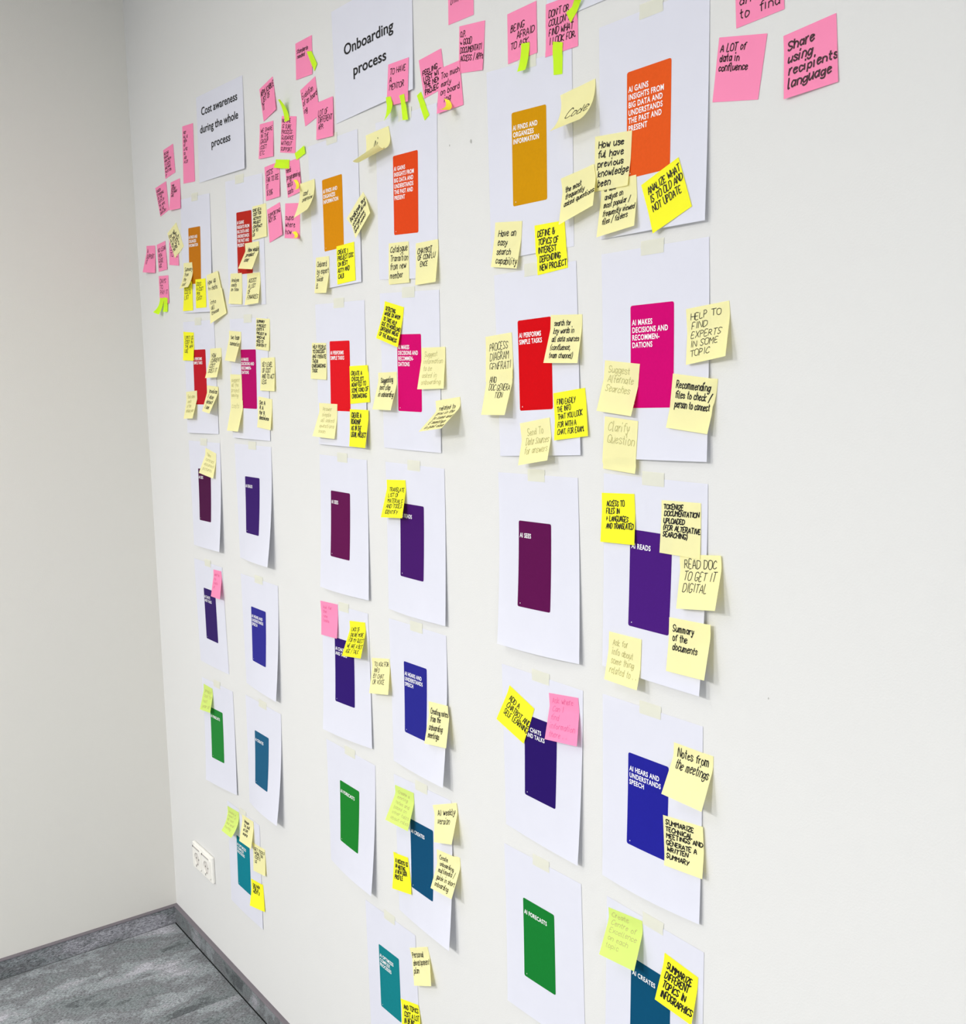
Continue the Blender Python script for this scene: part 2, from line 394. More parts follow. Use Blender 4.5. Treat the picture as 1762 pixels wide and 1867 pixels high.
# ------------------------------------------------------------------ sheets
SHEETS={
 'A1':([0.3583, 2.2153, -0.0457, 0.21, 0.297, 0.0018, 0.0349, 0.0008], [0.006, 0.0005, -0.0035, -0.0004, 0.0002, 0.001, -0.0003, -0.0017], [0.0533, 0.0772, 0.086, 0.145], 0.002, [[0.105, 0.001, 0.045, 0.02, 0.0]]),
 'A2':([0.6682, 2.2161, -0.0431, 0.21, 0.297, 0.0037, -0.0002, 0.0008], [-0.0024, 0.002, 0.0008, -0.0004, 0.0018, -0.0002, -0.0004, -0.0023], [0.0602, 0.0772, 0.086, 0.145], 0.002, [[0.084, 0.001, 0.05, 0.02, 0]]),
 'A3':([0.3387, 1.8908, -0.0024, 0.21, 0.297, 0.0324, 0.0071, 0.0008], [-0.0037, 0.0022, 0.0026, -0.0005, 0.0, 0.0006, -0.0004, -0.0038], [0.0602, 0.0748, 0.086, 0.145], 0.002, [[0.105, 0.001, 0.045, 0.02, 0.0]]),
 'A4':([0.6556, 1.8861, -0.0165, 0.21, 0.297, 0.0338, 0.0072, 0.0008], [-0.0036, -0.0, 0.0044, -0.0019, -0.0001, 0.0035, -0.0, 0.0001], [0.0585, 0.076, 0.086, 0.145], 0.002, [[0.105, 0.001, 0.045, 0.02, 0.0]]),
 'A5':([0.3336, 1.5701, 0.0065, 0.21, 0.297, 0.0195, 0.0858, 0.0008], [-0.0057, -0.0019, 0.0058, -0.0014, -0.0001, 0.006, -0.0002, 0.0011], [0.0576, 0.076, 0.086, 0.145], 0.002, [[0.105, 0.001, 0.045, 0.02, 0.0]]),
 'A6':([0.6468, 1.575, 0.0044, 0.21, 0.297, 0.0065, 0.1264, 0.0008], [-0.0027, -0.0013, 0.0038, -0.0012, 0.0001, 0.0039, -0.0002, 0.0009], [0.0559, 0.081, 0.086, 0.145], 0.003, [[0.105, 0.001, 0.045, 0.02, 0.0]]),
 'A7':([0.3174, 1.2323, 0.0174, 0.21, 0.297, -0.0006, -0.0, 0.0008], [0.0031, 0.0012, -0.0057, -0.0018, -0.0, 0.0007, 0.0058, 0.0014], [0.062, 0.076, 0.086, 0.145], 0.002, [[0.105, 0.001, 0.045, 0.02, 0.0]]),
 'A8':([0.6483, 1.2383, -0.0085, 0.21, 0.297, -0.0001, 0.0811, 0.0008], [-0.0047, -0.0029, 0.006, -0.0002, -0.0012, 0.0047, 0.001, 0.0015], [0.0541, 0.0785, 0.086, 0.145], 0.002, [[0.105, 0.001, 0.045, 0.02, 0.0]]),
 'A9':([0.3353, 0.8883, 0.0388, 0.21, 0.297, 0.0645, 0.0227, 0.0008], [-0.0054, -0.0005, 0.006, 0.0001, -0.0026, 0.0045, 0.0015, -0.0038], [0.048, 0.0772, 0.086, 0.145], 0.002, [[0.105, 0.001, 0.045, 0.02, 0.0]]),
 'A10':([0.6339, 0.9105, 0.0001, 0.21, 0.297, 0.0186, 0.1216, 0.0008], [0.0016, -0.0024, 0.005, -0.0022, -0.0021, 0.0056, 0.0012, -0.0021], [0.0515, 0.0834, 0.086, 0.145], 0.004, [[0.105, 0.001, 0.045, 0.02, 0.0]]),
 'A11':([0.4719, 0.5623, -0.0091, 0.21, 0.297, 0.0109, 0.0063, 0.0008], [-0.0014, -0.0007, 0.003, 0.001, -0.0007, 0.0007, 0.0001, -0.0001], [0.0559, 0.0822, 0.086, 0.145], 0.002, [[0.105, 0.001, 0.045, 0.02, 0.0]]),
 'B1':([1.1094, 2.2237, 0.0032, 0.21, 0.297, -0.0003, 0.0158, 0.0008], [-0.0014, 0.002, -0.0001, -0.0007, 0.0001, 0.0007, 0.0023, -0.0029], [0.0567, 0.076, 0.086, 0.145], 0.002, [[0.105, 0.001, 0.045, 0.02, 0.0]]),
 'B2':([1.3909, 2.2216, -0.03, 0.21, 0.297, -0.0006, -0.0, 0.0008], [-0.002, -0.0006, -0.0001, 0.0014, -0.0004, -0.0039, 0.0041, 0.0027], [0.0611, 0.0698, 0.086, 0.145], 0.002, [[0.105, 0.001, 0.045, 0.02, 0.0]]),
 'B3':([1.115, 1.8934, -0.0082, 0.21, 0.297, 0.0196, 0.0217, 0.0008], [-0.0013, 0.0019, 0.0002, 0.0003, 0.0, -0.001, 0.0, -0.0031], [0.0602, 0.0785, 0.086, 0.145], 0.002, [[0.105, 0.001, 0.045, 0.02, 0.0]]),
 'B4':([1.386, 1.8983, -0.0169, 0.21, 0.297, -0.0005, 0.0102, 0.0008], [-0.0001, 0.0026, -0.0018, -0.0008, -0.0, 0.0003, 0.0037, -0.003], [0.0611, 0.0785, 0.086, 0.145], 0.002, [[0.105, 0.001, 0.045, 0.02, 0.0]]),
 'B5':([1.1049, 1.5702, -0.0019, 0.21, 0.297, 0.0531, 0.034, 0.0008], [0.0025, -0.0001, -0.0006, -0.0008, -0.0005, 0.0022, 0.0, -0.0004], [0.0498, 0.076, 0.086, 0.145], 0.006, [[0.105, 0.001, 0.045, 0.02, 0.0]]),
 'B6':([1.388, 1.5691, 0.0027, 0.21, 0.297, 0.0202, 0.036, 0.0008], [0.0003, 0.0011, -0.0003, -0.0003, -0.0001, 0.0002, 0.0004, -0.0017], [0.0524, 0.0772, 0.086, 0.145], 0.006, [[0.105, 0.001, 0.045, 0.02, 0.0]]),
 'B7':([1.0871, 1.2373, 0.0306, 0.21, 0.297, 0.0708, 0.0265, 0.0008], [0.0003, -0.0006, 0.0011, -0.0005, -0.0012, 0.0027, 0.0002, -0.0008], [0.0585, 0.0748, 0.086, 0.145], 0.004, [[0.105, 0.001, 0.045, 0.02, 0.0]]),
 'B8':([1.3817, 1.2475, 0.0274, 0.21, 0.297, 0.0186, 0.1195, 0.0008], [0.0011, 0.0014, -0.0007, -0.0011, -0.0006, 0.0017, 0.001, -0.0022], [0.0533, 0.0785, 0.086, 0.145], 0.002, [[0.105, 0.001, 0.045, 0.02, 0.0]]),
 'B9':([1.0925, 0.9136, -0.0145, 0.21, 0.297, 0.0006, 0.0823, 0.0008], [-0.0054, -0.0026, 0.0057, 0.0017, -0.0008, 0.0012, -0.0003, 0.0004], [0.0576, 0.081, 0.086, 0.145], 0.004, [[0.105, 0.001, 0.045, 0.02, 0.0]]),
 'B10':([1.3845, 0.9175, 0.0398, 0.21, 0.297, 0.0172, 0.117, 0.0008], [-0.0009, -0.0009, 0.0007, 0.0008, 0.0004, -0.0008, -0.0006, 0.0008], [0.0576, 0.0797, 0.086, 0.145], 0.002, [[0.105, 0.001, 0.045, 0.02, 0.0]]),
 'B11':([1.2423, 0.5805, 0.03, 0.21, 0.297, 0.0, 0.0, 0.0008], [0.0022, 0.0008, -0.0012, -0.0004, -0.0006, -0.0002, 0.0, 0.0], [0.0524, 0.0822, 0.086, 0.145], 0.002, [[0.105, 0.001, 0.045, 0.02, 0.0]]),
 'C1':([1.752, 2.2301, -0.0123, 0.21, 0.297, -0.0017, -0.002, 0.0008], [-0.0041, 0.0044, -0.0002, -0.006, 0.0052, 0.0029, 0.0044, -0.0041], [0.0638, 0.0723, 0.086, 0.145], 0.002, [[0.105, 0.001, 0.045, 0.02, 0.0]]),
 'C2':([2.0219, 2.2348, 0.0065, 0.21, 0.297, -0.0, 0.0388, 0.0008], [-0.0001, 0.0004, 0.0, 0.0001, 0.0, 0.0001, -0.0, -0.001], [0.0576, 0.0748, 0.086, 0.145], 0.002, [[0.105, 0.001, 0.045, 0.02, 0.0]]),
 'C3':([1.7595, 1.9034, 0.0384, 0.21, 0.297, 0.0078, 0.023, 0.0008], [0.0002, 0.0024, -0.0008, -0.0001, -0.0, 0.0003, 0.0004, -0.0044], [0.0602, 0.0785, 0.086, 0.145], 0.002, [[0.105, 0.001, 0.045, 0.02, 0.0]]),
 'C4':([2.0259, 1.9134, 0.022, 0.21, 0.297, 0.0183, 0.045, 0.0008], [-0.0004, 0.0018, -0.0004, 0.0005, 0.0001, -0.0012, 0.0003, -0.003], [0.0602, 0.0785, 0.086, 0.145], 0.002, [[0.105, 0.001, 0.045, 0.02, 0.0]]),
 'C5':([1.7612, 1.5727, 0.029, 0.21, 0.297, 0.0768, 0.0458, 0.0008], [0.0018, 0.0012, -0.0015, -0.0002, 0.0, -0.0002, 0.0003, -0.0015], [0.0559, 0.0785, 0.086, 0.145], 0.006, [[0.105, 0.001, 0.045, 0.02, 0.0]]),
 'C6':([2.0287, 1.5887, 0.0033, 0.21, 0.297, 0.0277, 0.0876, 0.0008], [0.0007, 0.0012, -0.0007, -0.0004, -0.0, -0.0, 0.0004, -0.0015], [0.0585, 0.0785, 0.086, 0.145], 0.002, [[0.105, 0.001, 0.045, 0.02, 0.0]]),
 'C7':([1.7672, 1.2365, 0.0009, 0.21, 0.297, -0.0004, 0.0621, 0.0008], [-0.0027, -0.0013, 0.0022, -0.0002, -0.0013, 0.0023, 0.002, 0.0005], [0.0611, 0.076, 0.086, 0.145], 0.002, [[0.105, 0.001, 0.045, 0.02, 0.0]]),
 'C8':([2.0238, 1.2427, 0.0106, 0.21, 0.297, 0.0221, 0.034, 0.0008], [0.0017, 0.0002, -0.0005, -0.0005, -0.0013, 0.0018, 0.0007, -0.0011], [0.0585, 0.0785, 0.086, 0.145], 0.006, [[0.105, 0.001, 0.045, 0.02, 0.0]]),
 'C9':([1.7629, 0.9003, 0.0286, 0.21, 0.297, 0.0268, 0.0, 0.0008], [0.0002, 0.0013, -0.0006, -0.0007, -0.0003, -0.0004, 0.0008, -0.0009], [0.0515, 0.0822, 0.086, 0.145], 0.002, [[0.105, 0.001, 0.045, 0.02, 0.0]]),
 'C10':([2.0316, 0.9091, -0.0101, 0.21, 0.297, 0.0, 0.0, 0.0008], [0.0026, 0.0011, -0.0017, -0.0007, -0.0008, -0.0004, 0.0, 0.0], [0.0585, 0.0767, 0.086, 0.145], 0.002, [[0.105, 0.001, 0.045, 0.02, 0.0]]),
 'TA':([0.5034, 2.4496, -0.0331, 0.297, 0.21, -0.0009, 0.0371, 0.0008], [0.0059, -0.0009, -0.0059, 0.001, -0.0001, -0.0001, 0.006, -0.0005], [0.0601, 0.0768, 0.086, 0.145], 0.001, []),
 'TB':([1.2322, 2.4631, 0.0036, 0.297, 0.21, -0.0004, 0.0312, 0.0008], [-0.002, 0.0024, -0.0, 0.0, -0.0, 0.0, 0.003, -0.0042], [0.0601, 0.0768, 0.086, 0.145], 0.001, []),
 'TC':([1.905, 2.48, 0.0, 0.297, 0.21, 0.0, 0.0, 0.0008], [0, 0, 0, 0, 0, 0, 0, 0], [0, 0, 0, 0], 0.001, []),
}
CARD={1: ('AI FINDS AND/ORGANIZES/INFORMATION', 'ochre'), 2: ('AI GAINS/INSIGHTS FROM/BIG DATA AND/UNDERSTANDS/THE PAST AND/PRESENT', 'orange-red'), 3: ('AI PERFORMS/SIMPLE TASKS', 'red'), 4: ('AI MAKES/DECISIONS AND/RECOMMEN-/DATIONS', 'magenta'), 5: ('AI SEES', 'plum'), 6: ('AI READS', 'indigo'), 7: ('AI CHATS/AND TALKS', 'dark violet'), 8: ('AI HEARS AND/UNDERSTANDS/SPEECH', 'blue'), 9: ('AI FORECASTS', 'green'), 10: ('AI CREATES', 'petrol blue'), 11: ('AI OPTIMIZES/COMPLEX/PROCESSES', 'teal')}
COL={'A': {1: (186, 112, 16), 2: (176, 38, 28), 3: (180, 22, 36), 4: (172, 0, 96), 5: (72, 16, 62), 6: (54, 26, 100), 7: (50, 30, 96), 8: (46, 44, 138), 9: (34, 126, 52), 10: (30, 88, 122), 11: (12, 122, 138)}, 'B': {1: (206, 134, 8), 2: (214, 68, 24), 3: (212, 18, 30), 4: (200, 0, 102), 5: (92, 16, 72), 6: (64, 20, 98), 7: (44, 20, 104), 8: (38, 38, 134), 9: (26, 122, 42), 10: (12, 72, 108), 11: (18, 122, 130)}, 'C': {1: (200, 142, 4), 2: (220, 86, 30), 3: (202, 4, 16), 4: (198, 0, 108), 5: (88, 12, 72), 6: (68, 24, 116), 7: (38, 16, 96), 8: (32, 32, 144), 9: (20, 118, 46), 10: (8, 74, 108)}}
WHERE={'A':'under the Cost awareness heading','B':'under the Onboarding process heading','C':'in the nearest group'}
WREF=None
white=mat_plain('white_print',(244,244,246),.6,.01)
for n,(p,off,card,wave,tapes) in SHEETS.items():
    title=n[0]=='T'; w,h=p[3],p[4]
    g=surf(*p,'sheet',off=off,n=14,m=10,wave=wave); put(dense(g,16))
    c=samp(g,.5,.5); O=W3(c)
    if title:
        o=gridobj('heading_sheet',g,M_sheet,None,O)
        lab={'TA':'white landscape sheet headed Cost awareness during the whole process','TB':'white landscape sheet headed Onboarding process','TC':'white heading sheet mostly beyond the top photo edge, behind two pink notes'}[n]
        tag(o,lab,'sheet','taped sheets on the wall')
        if n=='TA': ln=[("Cost awareness",.031,.049,.0185,.232,.016),("during the whole",.019,.0915,.0185,.246,.016),("process",.092,.135,.0185,.123,.016)]
        elif n=='TB': ln=[("Onboarding",.044,.092,.0195,.188,.016),("process",.078,.137,.0195,.127,.016)]
        else: ln=None
        if ln: print_lines(g,w,h,ln,M_black,o,O)
    else:
        k=int(n[1:]); txt,cn=CARD[k]
        o=gridobj('card_sheet',g,M_sheet,None,O)
        t=txt.split('/')
        tag(o,'white sheet with %s card reading %s, %s'%(cn,' '.join(' '.join(t).split()[:3]),WHERE[n[0]]),'sheet','taped sheets on the wall')
        cm=mat_plain('card_%s_%s'%(cn,n[0]),COL[n[0]][k],.7,.07,260,spec=.06)
        pc=rounded_panel(g,w,h,card,cm,o,O)
        L=[]
        if WREF is None: WREF=max(q[0] for q in text_mesh('INSIGHTS FROM',.022,1.1)[0])
        for i,b in enumerate(t):
            wd_=max(q[0] for q in text_mesh(b,.022,1.1)[0])*.069/WREF
            L.append((b,card[0]+.0034,card[1]+.0278+i*.0106,.0074,wd_,.022))
        print_lines(g,w,h,L,white,pc,O,[(card[0]+.0075,card[1]+.1385,.0011)])
    for (a,b,tw,th,ang) in tapes:          # masking tape across the top edge: (centre a, b) in metres from the top left corner
        ca,sa=math.cos(ang),math.sin(ang); V=[];F=[];m=8;nn=4
        rr=random.Random(n)
        for j in range(nn+1):
            for i in range(m+1):
                x=(i/m-.5)*tw+ (rr.uniform(-.0006,.0006) if i in(0,m) else 0); y=(j/nn-.5)*th
                aa=a+x*ca-y*sa; bb=b+x*sa+y*ca
                q=samp(g,aa/w,max(bb,0)/h)
                if bb<0:
                    q=q.copy(); e=samp(g,aa/w,.02)-samp(g,aa/w,0); e=e/np.linalg.norm(e[:2]); q[:2]+=e[:2]*bb; q[2]=.0008 if bb>-.003 else .0003
                V.append(W3(q,.0003+.0001*((i*7+j*3)%3)))
        F=[(j*(m+1)+i,(j+1)*(m+1)+i,(j+1)*(m+1)+i+1,j*(m+1)+i+1) for j in range(nn) for i in range(m)]
        mesh('tape',V,F,M_tape,o,O,True)
# ------------------------------------------------------------------ sticky notes and flags
NOTES=[
 ('p1', 'P', 'hinge', [0.2572, 2.3613, 0.0674, 0.076, 0.0761, 0.0014, -0.0001, 0.0006], [-0.0002, 0.0005, -0.0001, -0.0003, 0.0005, 0.0003, -0.0002, -0.0005], 'NO ONE/KNOWS/HOW MUCH/IT COSTS/AND WHO/PAYS FOR/IT', (0.05, 0.1, 0.95, 0.97), 'm', 'small pink note left of the tall pink one, seven cramped handwritten lines'),
 ('p2', 'P', 'hinge', [0.406, 2.3918, -0.0829, 0.0761, 0.133, 0.0011, -0.0036, 0.0006], [-0.0008, 0.0054, -0.0021, 0.0063, 0.0022, -0.0056, -0.0026, -0.006], 'NOT/ALL IS/SEEN/AT/A FEE/SO/ASK/A LOT', (0.1, 0.08, 0.75, 0.66), 'm', 'tall narrow pink sticky note directly left of the Cost awareness heading sheet'),
 ('p3', 'P', 'hinge', [0.1898, 2.269, 0.1207, 0.0761, 0.077, -0.0034, -0.0009, 0.0006], [-0.0106, 0.0029, 0.001, 0.0001, 0.0019, -0.0012, 0.0083, -0.002], 'UNDER/STANDING/OF THE/COSTS OF/THE APPS/WE USE/EACH DAY', (0.05, 0.08, 0.95, 0.97), 'm', 'tilted pink sticky note at upper far left, partly overlapping a smaller one on its right'),
 ('p4', 'P', 'hinge', [0.2955, 2.2709, -0.0187, 0.0758, 0.0761, 0.1156, 0.052, 0.0006], [0.0031, -0.0012, -0.0029, 0.0014, -0.0005, -0.001, 0.0005, 0.0007], 'TIME/EFFORT/SO MANY/ASK', (0.1, 0.1, 0.9, 0.55), 'm', 'pink sticky note with writing only in its upper half, above the leftmost ochre card sheet'),
 ('p5', 'P', 'hinge', [0.0782, 2.1231, -0.0829, 0.0759, 0.0762, 0.2192, 0.0513, 0.0006], [0.0021, -0.0001, -0.0018, 0.0005, 0.0, -0.0003, -0.0003, -0.0001], 'A/SUPPORT/IT', (0.1, 0.1, 0.85, 0.72), 'm', 'leftmost pink sticky note of the row of three beside the leftmost ochre card sheet'),
 ('p6', 'P', 'hinge', [0.1633, 2.1179, 0.0341, 0.0757, 0.0763, -0.001, 0.0288, 0.0006], [0.0023, -0.0004, -0.0045, 0.0012, -0.0004, -0.0011, 0.0029, 0.0003], 'NO CLEAR/VIEW/GUIDE/ASK', (0.08, 0.15, 0.95, 0.9), 'm', 'middle pink sticky note of the row of three beside the leftmost ochre card sheet'),
 ('p7', 'P', 'hinge', [0.2596, 2.1302, -0.061, 0.0757, 0.0771, 0.0015, 0.0156, 0.0006], [0.0056, -0.0013, -0.0048, 0.0036, -0.001, -0.003, 0.0002, 0.0007], 'NOT/CLEAR/TO ME', (0.1, 0.1, 0.9, 0.75), 'm', 'right pink note of a row of three, half hidden under a pale yellow one'),
 ('p8', 'P', 'hinge', [0.1669, 2.0296, -0.0441, 0.076, 0.0764, -0.0002, 0.0334, 0.0006], [-0.0003, 0.0007, -0.0, 0.0003, -0.0001, -0.0003, 0.0003, -0.0006], 'DAYS/TO/PAY IT', (0.1, 0.1, 0.9, 0.7), 'm', 'lowest pink sticky note at far left, with two curled green flags at its bottom'),
 ('p9', 'P', 'hinge', [0.8817, 2.3904, 0.1767, 0.0754, 0.0754, -0.0014, 0.053, 0.0006], [0.0005, -0.0002, -0.0026, -0.0004, -0.0, 0.0, 0.0026, 0.0006], 'APPLICABLE/LIST OF/IT', (0.05, 0.1, 0.98, 0.72), 'b', 'tilted diamond-like pink sticky note right of the Cost awareness heading sheet'),
 ('p10', 'P', 'hinge', [0.8737, 2.3151, -0.0786, 0.0757, 0.0761, 0.0445, 0.033, 0.0006], [0.0026, -0.0004, -0.0024, 0.0005, 0.0, -0.0, -0.0001, -0.0001], 'WE SHARE/IN THE/GROUP/COST/ETC', (0.08, 0.12, 0.92, 0.92), 'm', 'straight pink sticky note just below the tilted one right of the Cost awareness heading'),
 ('p11', 'P', 'hinge', [0.9886, 2.3113, -0.191, 0.0757, 0.0761, -0.0005, 0.0032, 0.0006], [0.0018, -0.0, -0.0022, 0.0002, 0.0, 0.0001, 0.0006, -0.0003], 'NO ONE/IS SURE/PROCESS/GUIDANCE/WITHOUT/SUPPORT', (0.04, 0.05, 0.96, 0.97), 'm', 'pink note densely written in six lines, thin green flag sprouting from its top'),
 ('p12', 'P', 'hinge', [0.8923, 2.2178, 0.0057, 0.0761, 0.0759, 0.0152, 0.0491, 0.0006], [-0.001, -0.0003, 0.0009, 0.0001, -0.0001, -0.0002, 0.0002, 0.0004], 'COSTS/FAR TO SEE/IT/IS BIG', (0.08, 0.12, 0.9, 0.9), 'm', 'pink sticky note whose top right corner is under a horizontal lime flag'),
 ('p13', 'P', 'hinge', [0.9954, 2.2095, 0.037, 0.0751, 0.0748, -0.0037, 0.0508, 0.0006], [0.0002, 0.001, -0.0053, -0.0018, 0.0005, 0.0012, 0.0053, -0.0003], 'need/programming/skills/costs', (0.04, 0.14, 0.97, 0.95), 'm', 'pink sticky note between two lime flags and a small curled yellow flag'),
 ('p14', 'P', 'hinge', [0.8915, 2.1224, 0.1229, 0.0755, 0.0753, -0.0002, 0.0673, 0.0006], [0.0033, 0.0001, -0.0035, -0.001, 0.0004, 0.001, 0.0003, 0.0], 'SUPPORTING/NOT OK', (0.05, 0.15, 0.95, 0.45), 'm', 'pink note with two lines high up, beside the leftmost orange-red card sheet'),
 ('p15', 'P', 'hinge', [0.9877, 2.1248, -0.1206, 0.0757, 0.0757, -0.0004, 0.0036, 0.0006], [0.0018, -0.0007, -0.0023, 0.0003, -0.0, -0.0001, 0.0007, 0.0005], 'super/where/how', (0.04, 0.3, 0.8, 0.92), 'm', 'pink sticky note with a small yellow flag curling off its bottom edge'),
 ('p16', 'P', 'hinge', [1.0685, 2.4451, -0.0342, 0.0759, 0.0757, 0.0099, 0.016, 0.0006], [0.0002, -0.0011, -0.0002, 0.0007, -0.0004, -0.0007, 0.0006, 0.001], 'Standards/needed', (0.08, 0.18, 0.75, 0.46), 'm', 'pink sticky note highest left of the Onboarding heading, green flag on its right edge'),
 ('p17', 'P', 'hinge', [1.0823, 2.3456, 0.1611, 0.0751, 0.0772, -0.0038, 0.023, 0.0006], [0.0004, 0.0002, -0.0041, 0.002, -0.0007, -0.0015, 0.0048, -0.0006], 'Evolution/of on board/ing', (0.05, 0.12, 0.97, 0.7), 'm', 'tilted pink sticky note reading evolution of on boarding'),
 ('p18', 'P', 'hinge', [1.1544, 2.3069, -0.0497, 0.0754, 0.0759, 0.02, 0.0343, 0.0019], [0.0034, -0.0015, -0.003, 0.0012, -0.0003, -0.0006, 0.0004, 0.0008], 'LOT OF/DIFFERENT/APP.', (0.1, 0.22, 0.92, 0.78), 'm', 'pink sticky note with APP as last line, just left of the Onboarding heading sheet'),
 ('p19', 'P', 'hinge', [1.4439, 2.3165, -0.07, 0.0754, 0.0754, -0.0003, 0.0392, 0.0033], [0.0019, -0.0011, -0.002, 0.0006, -0.0001, -0.0002, 0.0006, 0.0007], 'TO HAVE/A/MENTOR', (0.1, 0.12, 0.85, 0.66), 'm', 'pink sticky note reading TO HAVE A MENTOR on the corner of the Onboarding heading'),
 ('p20', 'P', 'hinge', [1.5473, 2.2999, 0.1004, 0.0738, 0.0711, -0.0053, -0.0005, 0.0006], [-0.0019, 0.0003, -0.0036, -0.0034, 0.0008, 0.001, 0.0057, 0.0023], 'FEELING/LOST WITH/THE NEW/PROJECT', (0.08, 0.3, 0.97, 0.96), 'b', 'pink sticky note reading FEELING LOST, lime flag on its lower left corner'),
 ('p22', 'P', 'hinge', [1.6741, 2.3255, -0.1217, 0.0748, 0.0757, -0.0053, 0.0258, 0.0006], [-0.0011, 0.0003, -0.0022, 0.0004, -0.0004, -0.0007, 0.0041, 0.0001], 'O.P./> GOOD/DOCUMENTATI/ACCESS / APPs', (0.05, 0.1, 0.98, 0.78), 'm', 'pink sticky note reading GOOD DOCUMENTATION, above the too much early note'),
 ('p21', 'P', 'hinge', [1.605, 2.2712, 0.0031, 0.0739, 0.075, 0.0622, -0.0024, 0.0012], [0.0055, -0.0002, -0.0067, -0.0002, 0.0021, 0.0005, -0.0001, -0.0001], 'Too much/early/on board/  ing', (0.1, 0.1, 0.95, 0.82), 'm', 'pink note reading too much early on boarding, yellow flag near its bottom'),
 ('p23', 'P', 'hinge', [1.642, 2.4134, -0.0325, 0.0754, 0.0768, -0.0019, -0.0003, 0.0006], [0.0003, 0.0004, -0.0015, 0.0006, 0.0001, -0.0004, 0.0013, -0.0006], 'too/little/limits', (0.1, 0.1, 0.9, 0.62), 'm', 'pink sticky note cut by the top photo edge, nearest the Onboarding heading sheet'),
 ('p24', 'P', 'hinge', [1.8052, 2.3105, 0.0036, 0.0753, 0.0761, -0.0009, 0.0153, 0.0006], [0.0007, -0.0002, -0.0011, 0.0004, -0.0001, -0.0002, 0.0006, 0.0], 'BEING/   AFRAID/TO ASK.', (0.1, 0.25, 0.9, 0.78), 'm', 'pink sticky note reading BEING AFRAID TO ASK'),
 ('p25', 'P', 'hinge', [1.9021, 2.2983, -0.0278, 0.0748, 0.0753, -0.0013, -0.0014, 0.0006], [0.001, 0.0007, -0.0022, -0.0007, 0.001, 0.0005, 0.0006, -0.0004], "DON'T OR/COULDN'T/FIND WHAT/I LOOK FOR.", (0.1, 0.13, 0.92, 0.82), 'm', "pink sticky note reading COULDN'T FIND WHAT I LOOK FOR"),
 ('p26', 'P', 'hinge', [2.2724, 2.2481, 0.0492, 0.0748, 0.0776, -0.0016, -0.0014, 0.0006], [0.0003, 0.0004, -0.001, 0.0005, 0.0003, -0.0005, 0.0005, -0.0004], 'is/difficult/difficult/to  find', (0.08, 0.08, 0.96, 0.92), 'm', "pink note cut by the photo's top edge at right, ending in to find"),
 ('p27', 'P', 'hinge', [2.2502, 2.165, -0.1628, 0.0764, 0.0768, -0.0026, -0.0001, 0.0006], [-0.0013, 0.0012, 0.0003, -0.0005, 0.0, 0.0, 0.0008, -0.0007], 'A LOT of/data in/confluence', (0.06, 0.1, 0.68, 0.55), 'm', 'pink sticky note reading A LOT of data in confluence, right of the sheets'),
 ('p28', 'P', 'hinge', [2.35, 2.1435, 0.0759, 0.0754, 0.0764, 0.0726, 0.0217, 0.0006], [0.0003, -0.0006, -0.0002, 0.0007, -0.0002, -0.0005, 0.0002, 0.0004], 'Share/using/recipients/language', (0.08, 0.1, 0.98, 0.88), 'b', 'rightmost pink sticky note, reading Share using recipients language'),
 ('g1', 'G', 'curl', [0.1765, 1.9689, -0.1284, 0.0169, 0.0485, 0.8142, 0.4366, 0.0018], [-0.0077, 0.0004, 0.008, -0.0003, 0.0007, -0.0, -0.0016, -0.0], '', (0, 0, 1, 1), 'm', 'bright green flag splayed left below the lowest far-left pink note'),
 ('g2', 'G', 'curl', [0.2084, 1.9688, -0.0755, 0.0173, 0.0427, 0.2342, -0.0003, 0.0025], [-0.008, 0.0001, 0.0075, -0.0029, 0.0028, 0.002, 0.0002, 0.001], '', (0, 0, 1, 1), 'm', 'green flag hanging straight below the lowest far-left pink note'),
 ('g3', 'G', 'curl', [1.0245, 2.2957, 3.1507, 0.0171, 0.0477, 0.703, 0.5273, 0.0012], [0.0035, -0.0003, -0.0036, 0.0004, -0.0, 0.0002, 0.0001, -0.0003], '', (0, 0, 1, 1), 'm', 'thin olive-green flag sticking up off the top of a densely written pink note'),
 ('g4', 'G', 'hinge', [0.9594, 2.223, -0.1522, 0.0551, 0.0187, 0.5445, -0.0009, 0.0006], [-0.0078, 0.002, 0.0063, -0.0011, 0.0063, -0.0013, -0.0028, -0.0002], '', (0, 0, 1, 1), 'm', 'lime flag lying horizontally across the gap between two pink notes'),
 ('g5', 'G', 'hinge', [1.0516, 2.2068, 1.7278, 0.0158, 0.0479, 0.035, 0.0583, 0.0014], [0.0024, 0.0001, -0.0024, 0.0, 0.0001, 0.0005, -0.0002, -0.0006], '', (0, 0, 1, 1), 'm', 'lime flag slanting up right from the corner of a pink note near the ochre sheet'),
 ('g6', 'F', 'curl', [1.0435, 2.1642, 0.9191, 0.0069, 0.0473, 0.6552, 0.4321, 0.0022], [-0.0072, 0.0035, 0.0069, -0.0041, -0.0003, -0.0006, 0.0008, 0.0011], '', (0, 0, 1, 1), 'm', 'small yellow flag curling out beside the pale note at the Onboarding ochre sheet'),
 ('g7', 'F', 'curl', [1.0259, 2.0557, 1.0981, 0.007, 0.0475, 0.8023, 0.4737, 0.0013], [-0.0076, 0.0025, 0.0074, -0.003, -0.0001, -0.0007, 0.0006, 0.0013], '', (0, 0, 1, 1), 'm', 'small yellow flag on the bottom edge of the lowest pink note left of Onboarding'),
